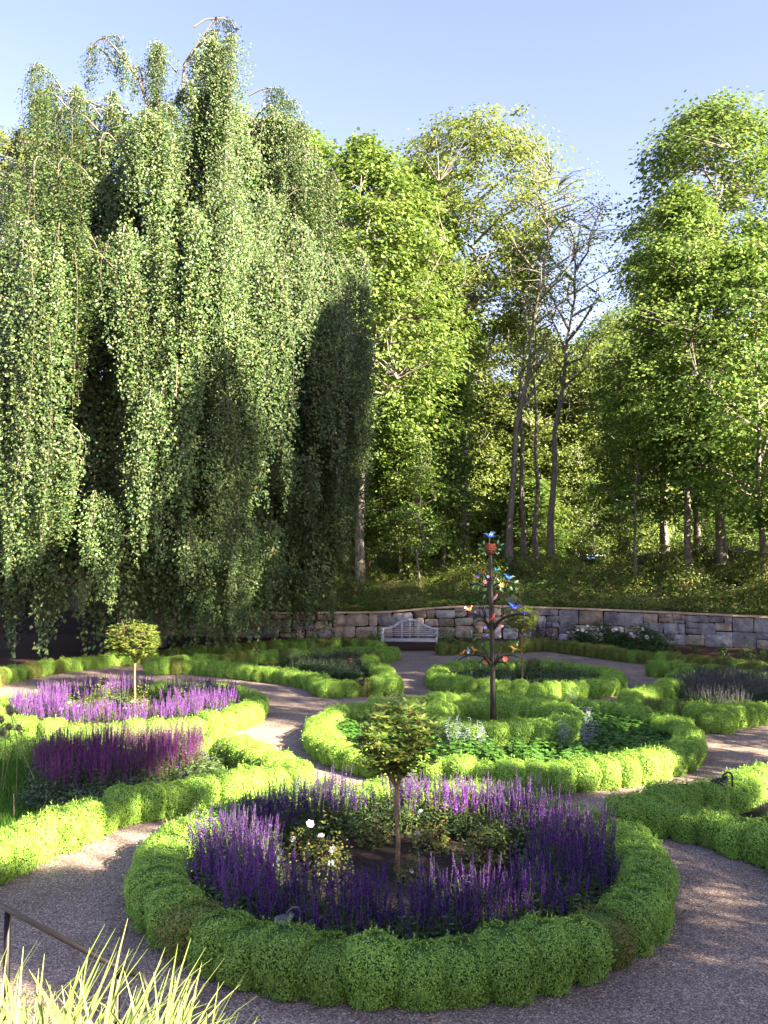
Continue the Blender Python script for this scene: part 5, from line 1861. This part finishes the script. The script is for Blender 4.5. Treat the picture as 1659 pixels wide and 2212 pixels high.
place_tree(T_POLE, 845, 50, s=0.95, rotz=1.0, label='thin pale trunk right beside the edge of the beech')
place_tree(T_POLE, 1440, 49, s=1.0, rotz=1.5, label='pale trunk ringed dark, second left of the sunlit slim trunk')
place_tree(T_POLE, 1508, 46, s=1.0, rotz=2.5, label='dark trunk close behind the sunlit slim trunk')
place_tree(T_MAPLE2, 620, 47, s=1.05, rotz=0.0, label='yellow green maple showing above the right shoulder of the beech', sz=1.1)
place_tree(T_OAK, 500, 50, s=1.0, rotz=1.0, label='yellow green crown showing between the beech top and the maples', sz=1.05)
place_tree(T_OAK, 30, 50, s=1.05, rotz=2.0, label='yellow green crown showing left of the beech top', sz=1.02)

# farther trees closing the view through the wood
fr = np.random.default_rng(930)
far = [(700, 60), (760, 66), (850, 62), (905, 72), (960, 64), (1020, 62), (1060, 70), (1105, 62), (1160, 66), (1205, 61), (1255, 65), (1300, 61), (1350, 66), (1400, 88), (1460, 92), (1530, 86), (1590, 94), (1650, 90), (1720, 92), (560, 62), (420, 60), (250, 62), (80, 64), (-40, 60), (1240, 84), (1130, 90), (1010, 88), (900, 92), (1330, 80)]
for q, (u, Y) in enumerate(far):
    me = T_FAR if 950 < u < 1360 else [T_FAR, T_FAR, T_OAK, T_FAR, T_MAPLE2][q % 5]
    tall = 0.95 if me is T_FAR else 0.8
    if 1000 < u < 1345:
        tall *= 0.74
    place_tree(me, u + fr.uniform(-15, 15), Y, s=tall * fr.uniform(0.95, 1.25), rotz=fr.uniform(0, 6), label='distant tree deep in the wood, %s, %s' % ('behind the beech' if u < 800 else ('left of the sculpture top' if u < 1030 else ('in the bright gap above the sculpture' if u < 1360 else 'behind the right maples')), 'nearer row' if Y < 65 else ('middle row' if Y < 80 else 'farthest row')), group='distant trees deep in the wood')

for q in range(13):
    u = 830 + q * 66 + fr.uniform(-12, 12)
    Y = fr.uniform(52, 76)
    place_tree([T_UNDER, T_SAP, T_UNDER][q % 3], u, Y, s=fr.uniform(0.75, 1.05), sz=fr.uniform(0.5, 0.9), zoff=-1.0, rotz=fr.uniform(0, 6), label='low leafy understorey tree deep in the wood, %s, %s' % ('left of the sculpture top' if u < 1050 else ('in the bright gap above the sculpture' if u < 1340 else 'behind the right maples'), 'nearer' if Y < 64 else 'farther'), group='understorey trees deep in the wood')

# the wood goes on beyond them as one mass
mb = MB()
n = 70000
yy = fr.uniform(84, 118, n)
xx = fr.uniform(-75, 75, n)
hh = 13 + 4 * np.sin(xx * 0.21) + 3 * np.sin(xx * 0.53 + 1)
zz = 2.6 + fr.uniform(0, 1, n) ** 1.25 * hh
cl = np.sin(xx * 1.1 + zz * 0.5) * np.sin(zz * 1.3 + yy * 0.4)
ok = cl + fr.normal(size=n) * 0.5 > -0.4
xx, yy, zz = xx[ok], yy[ok], zz[ok]
n = len(xx)
mb.leaves(np.stack([xx, yy, zz], -1), np.array([0.2, -0.4, 0.7]) + rv(fr, n) * 0.7, rv(fr, n), fr.uniform(0.5, 0.95, n), fr.uniform(0.35, 0.6, n), 0)
tag(mb.obj('distant_wood', 'far_leaf'), 'far wood closing the horizon behind the trees', 'wood', kind='stuff')

# trees off to the right and behind the terrace whose shade lies over the garden
shade = [(13.3, 3.35, T_MAPLE2, 0.38, 0.375), (14.6, 2.6, T_MAPLE2, 0.40, 0.40), (9.6, -0.5, T_MAPLE2, 0.38, 0.40), (10.9, -1.5, T_MAPLE2, 0.40, 0.42), (11.0, 1.75, T_UNDER2, 0.45, 0.635), (14.1, -0.75, T_MAPLE2, 0.42, 0.40), (13.0, -2.4, T_MAPLE2, 0.42, 0.40), (14.0, -0.9, T_HIGH, 1.0, 1.0), (12.9, 8.3, T_MAPLE2, 0.40, 0.80), (14.2, 11.0, T_MAPLE2, 0.42, 0.95), (16.7, 13.3, T_MAPLE2, 0.5, 1.0),
         (17.0, 15.8, T_MAPLE2, 0.8, 1.05), (15.0, 19.5, T_MAPLE2, 0.85, 1.05), (19, 24, T_MAPLE, 1.0, 1.0), (24, 19, T_MAPLE, 1.0, 1.0), (19.5, 31.0, T_UNDER2, 0.95, 0.85), (24, 36, T_UNDER2, 1.0, 0.95), (23, 41, T_UNDER2, 1.0, 0.9)]
for q, (x, y, me, s, sz) in enumerate(shade):
    place_tree(me, X=x, Y=y, s=s, sz=sz, rotz=fr.uniform(0, 6), label='leafy tree standing outside the picture that shades the garden', group='shade trees outside the picture', ground=0.0)

# ------------------------------------------------------------------ bank undergrowth
SHR = [clump(950 + q, 0.6, 0.62, 700, 0.085, 0.045, None, stems=7, lump=0.3, surf=0.3).mesh('bank_shrub', ['under', 'twig']) for q in range(3)]
SHRB = [clump(960 + q, 0.5, 0.55, 600, 0.085, 0.05, None, stems=5, lump=0.3, surf=0.3).mesh('bank_shrub', ['bright_shrub', 'stem']) for q in range(2)]
ur = np.random.default_rng(970)


def bankpos(x):
    return 'under the beech' if x < -1 else ('above the bench' if x < 2.5 else ('behind the sculpture' if x < 6 else ('above the peonies' if x < 11 else 'towards the right edge')))


for q in range(250):
    x = ur.uniform(-6, 19)
    dd = 0.6 + ur.uniform(0, 1) ** 1.5 * 15
    y = float(ywall(x)) + dd
    s = ur.uniform(0.6, 1.3) + 0.03 * dd
    if ur.random() < 0.25 and dd < 7:
        o = link('bank_shrub', SHRB[ur.integers(2)], None, (x, y, float(bank_z(x, y)) - 0.05), ur.uniform(0, 6), (s, s, s * 0.8))
        tag(o, 'bright green low shrub on the bank, %s, %s' % (bankpos(x), 'close above the wall' if dd < 3 else 'higher up'), 'shrub', 'bright shrubs on the bank')
    else:
        o = link('bank_shrub', SHR[ur.integers(3)], None, (x, y, float(bank_z(x, y)) - 0.05), ur.uniform(0, 6), (s, s, s * (ur.uniform(0.5, 1.0) if dd < 2 else ur.uniform(0.8, 1.9))))
        tag(o, 'dull green wild shrub on the bank, %s, %s' % (bankpos(x), 'close above the wall' if dd < 2 else ('half way up' if dd < 6 else 'near the trees')), 'shrub', 'wild shrubs on the bank')
mb = MB()
n = 90000
x = ur.uniform(-8, 20, n)
dd = 0.15 + ur.uniform(0, 1, n) ** 1.7 * 14
y = ywall(x) + dd
patch = np.sin(x * 0.9 + 1.3) * np.sin(y * 0.7 + x * 0.3) + ur.normal(size=n) * 0.5
ok = patch > -0.7
x, y, dd = x[ok], y[ok], dd[ok]
n = len(x)
zz = bank_z(x, y) + ur.uniform(0, 0.28, n)
mb.leaves(np.stack([x, y, zz], -1), np.array([0, -0.3, 0.8]) + rv(ur, n) * 0.6, rv(ur, n) + np.array([0, 0, 0.5]), ur.uniform(0.05, 0.12, n), ur.uniform(0.025, 0.055, n), 0)
tag(mb.obj('undergrowth', 'under'), 'wild weeds and seedlings covering the bank above the wall', 'undergrowth', kind='stuff')

mb = MB()
rb2 = np.random.default_rng(98)


def boulder(label, p, s, seed):
    rg = np.random.default_rng(seed)
    mb = MB()
    ph = rg.uniform(0, 6.28, 4)
    V = []
    for iz in range(6):
        t = iz / 5
        for ia in range(12):
            a = ia / 12 * 2 * PI
            r = math.cos(t * PI / 2 * 0.98) ** 0.6 * (1 + 0.15 * math.sin(2 * a + ph[0]) + 0.1 * math.sin(3 * a + ph[1] + 2 * t))
            V.append((r * math.cos(a), r * math.sin(a) * 0.7, math.sin(t * PI / 2) * 0.6 + 0.05 * math.sin(a * 2 + ph[2])))
    i = np.arange(5)[:, None] * 12
    j = np.arange(12)[None, :]
    mb.add(np.array(V) * s, np.stack([i + j, i + (j + 1) % 12, i + 12 + (j + 1) % 12, i + 12 + j], -1).reshape(-1, 4))
    o = mb.obj('boulder', 'boulder', None, True)
    o.location = p
    tag(o, label, 'boulder')


x, y = 5.15, 36.3
boulder('dark mossy boulder on the wall top beside the sculpture', (x, y, float(bank_z(x, y)) - 0.06), 0.42, 1)
x, y = -0.7, 46.5
boulder('large pale boulder on the bank above the bench', (x, y, float(bank_z(x, y)) - 0.05), 0.75, 2)

# tarpaulin made up for an unidentified blue object in the wood
p = at(1287, 1214, Y=58)
gz = float(bank_z(p.x, p.y))
tp = thing('blue_stand_in', 'blue tarpaulin over a pale pole, made up for an unidentified blue object', 'tarpaulin', (p.x, p.y, p.z - 0.5))
mb = MB()
V = [(-0.75, -0.5, 0.25), (0.75, -0.5, 0.15), (0.95, 0.6, 0.55), (-0.7, 0.6, 0.95), (-0.2, -0.2, 0.62), (0.4, -0.1, 0.5)]
V2 = [(a, b, c - 0.02) for a, b, c in V]
T_ = [(0, 1, 5), (0, 5, 4), (0, 4, 3), (4, 5, 2), (4, 2, 3), (1, 2, 5)]
mb.add(V, T_)
mb.add(V2, [t[::-1] for t in T_])
mb.obj('sheet', 'tarp', tp)
mb = MB()
mb.tube([(-1.25, 0.6, 1.0), (1.0, 0.62, 0.9)], 0.05, 6)
mb.tube([(-1.0, 0.6, 1.0), (-0.98, 0.6, -0.6)], 0.05, 6)
mb.tube([(0.95, 0.62, 0.9), (0.97, 0.6, -0.6)], 0.05, 6)
mb.obj('poles', 'tarpw', tp)

# ------------------------------------------------------------------ planting along the wall
PEO = [clump(980 + q, 0.55, 0.80, 1900, 0.11, 0.045, None, stems=8, lump=0.2, surf=0.4).mesh('peony_bush', ['peony_leaf', 'stem']) for q in range(2)]
pr_ = np.random.default_rng(985)
for q, (u, v) in enumerate([(1250, 1398), (1290, 1400), (1330, 1404), (1368, 1408), (1408, 1412)]):
    p = at(u, v, z=0.0)
    o = link('peony_bush', PEO[q % 2], None, p, 0, (1.0, 0.9, pr_.uniform(0.95, 1.2)))
    tag(o, 'peony bush with white blooms, %s of five before the stone wall' % ('first', 'second', 'third', 'fourth', 'last')[q], 'peony', 'white peonies before the wall')
    for k in range(5 if q < 4 else 3):
        a = pr_.uniform(3.4, 6.0)
        f = link('flower', FLOWER, o, (0.36 * math.cos(a) + pr_.uniform(-0.1, 0.1), 0.38 * math.sin(a), pr_.uniform(0.48, 0.80)), 0, pr_.uniform(1.1, 1.8))
        f.rotation_euler = (0.9, 0, pr_.uniform(-0.5, 0.5))
SMALL = [clump(990 + q, 0.22, 0.62, 200, 0.085, 0.028, None, stems=7, lump=0.3, surf=0.3).mesh('leafy_perennial', ['bright_shrub', 'stem']) for q in range(2)]
for q, (u, v, s, lab) in enumerate([(1458, 1412, 1.0, 'fresh green perennial right after the last peony'), (1500, 1408, 0.75, 'small perennial second right of the peonies'), (1560, 1420, 1.0, 'feathery perennial third right of the peonies'), (1615, 1424, 1.1, 'feathery perennial fourth right of the peonies'), (1650, 1430, 1.0, 'perennial at the right edge before the wall')]):
    p = at(u, v, z=0.0)
    tag(link('leafy_perennial', SMALL[q % 2], None, p, q, (s, s, s)), lab, 'perennial', 'perennials before the wall')
for q, (u, v, s, lab) in enumerate([(805, 1395, 0.9, 'bright green shrub at the left end of the bench'), (968, 1400, 1.05, 'bright green shrub at the right end of the bench'), (905, 1385, 0.7, 'low green shrub seen through the bench back')]):
    p = at(u, v, z=0.0)
    tag(link('bench_shrub', SHRB[q % 2], None, (p.x, p.y + 0.6, 0), q * 2, (s * 0.9, s * 0.8, s * 1.25)), lab, 'shrub', 'shrubs around the bench')
for q, (u, v) in enumerate([(1165, 1402), (1180, 1400), (1196, 1403), (1020, 1395), (1045, 1397)]):
    p = at(u, v, z=0.0)
    if q < 3:
        plant('violet', p.x, p.y + 1.0, sr, 'tall purple salvia against the sunlit stretch of stone wall', 'purple salvias against the wall', sc=1.7, z=0)
    else:
        o = link('leafy_perennial', SMALL[q % 2], None, (p.x, p.y + 0.8, 0), q, (1.2, 1.2, 1.1))
        tag(o, 'fresh green perennial against the wall behind the sculpture, %s' % ('left' if q == 3 else 'right'), 'perennial', 'perennials before the wall')
# red flower spike in the bed before the bench and violet blooms in the forked bed
p = at(758, 1428, z=0.42)
root = thing('red_flower', 'single red flower standing above the dark lavender', 'flower', (p.x, p.y, 0))
mb = MB()
mb.tube([(0, 0, 0), (0.01, 0, 0.25), (0, 0, 0.46)], 0.005, 4)
mb.obj('stem', 'stem', root)
link('bloom', BUD, root, (0, 0, 0.46), 0, 2.2)
link('bloom', BUD, root, (0.01, 0, 0.40), 1, 1.8)
for q, (u, v, lab) in enumerate([(1640, 1762, 'tiny violet flower in the bare soil of the forked hedge, left one'), (1652, 1758, 'tiny violet flower in the bare soil of the forked hedge, right one')]):
    p = at(u, v, z=0.02)
    a, b = SALV['violet'][q]
    o = link('violet_flower', a, None, p, q, 0.32)
    tag(o, lab, 'flower')
    link('flower_spikes', b, o)
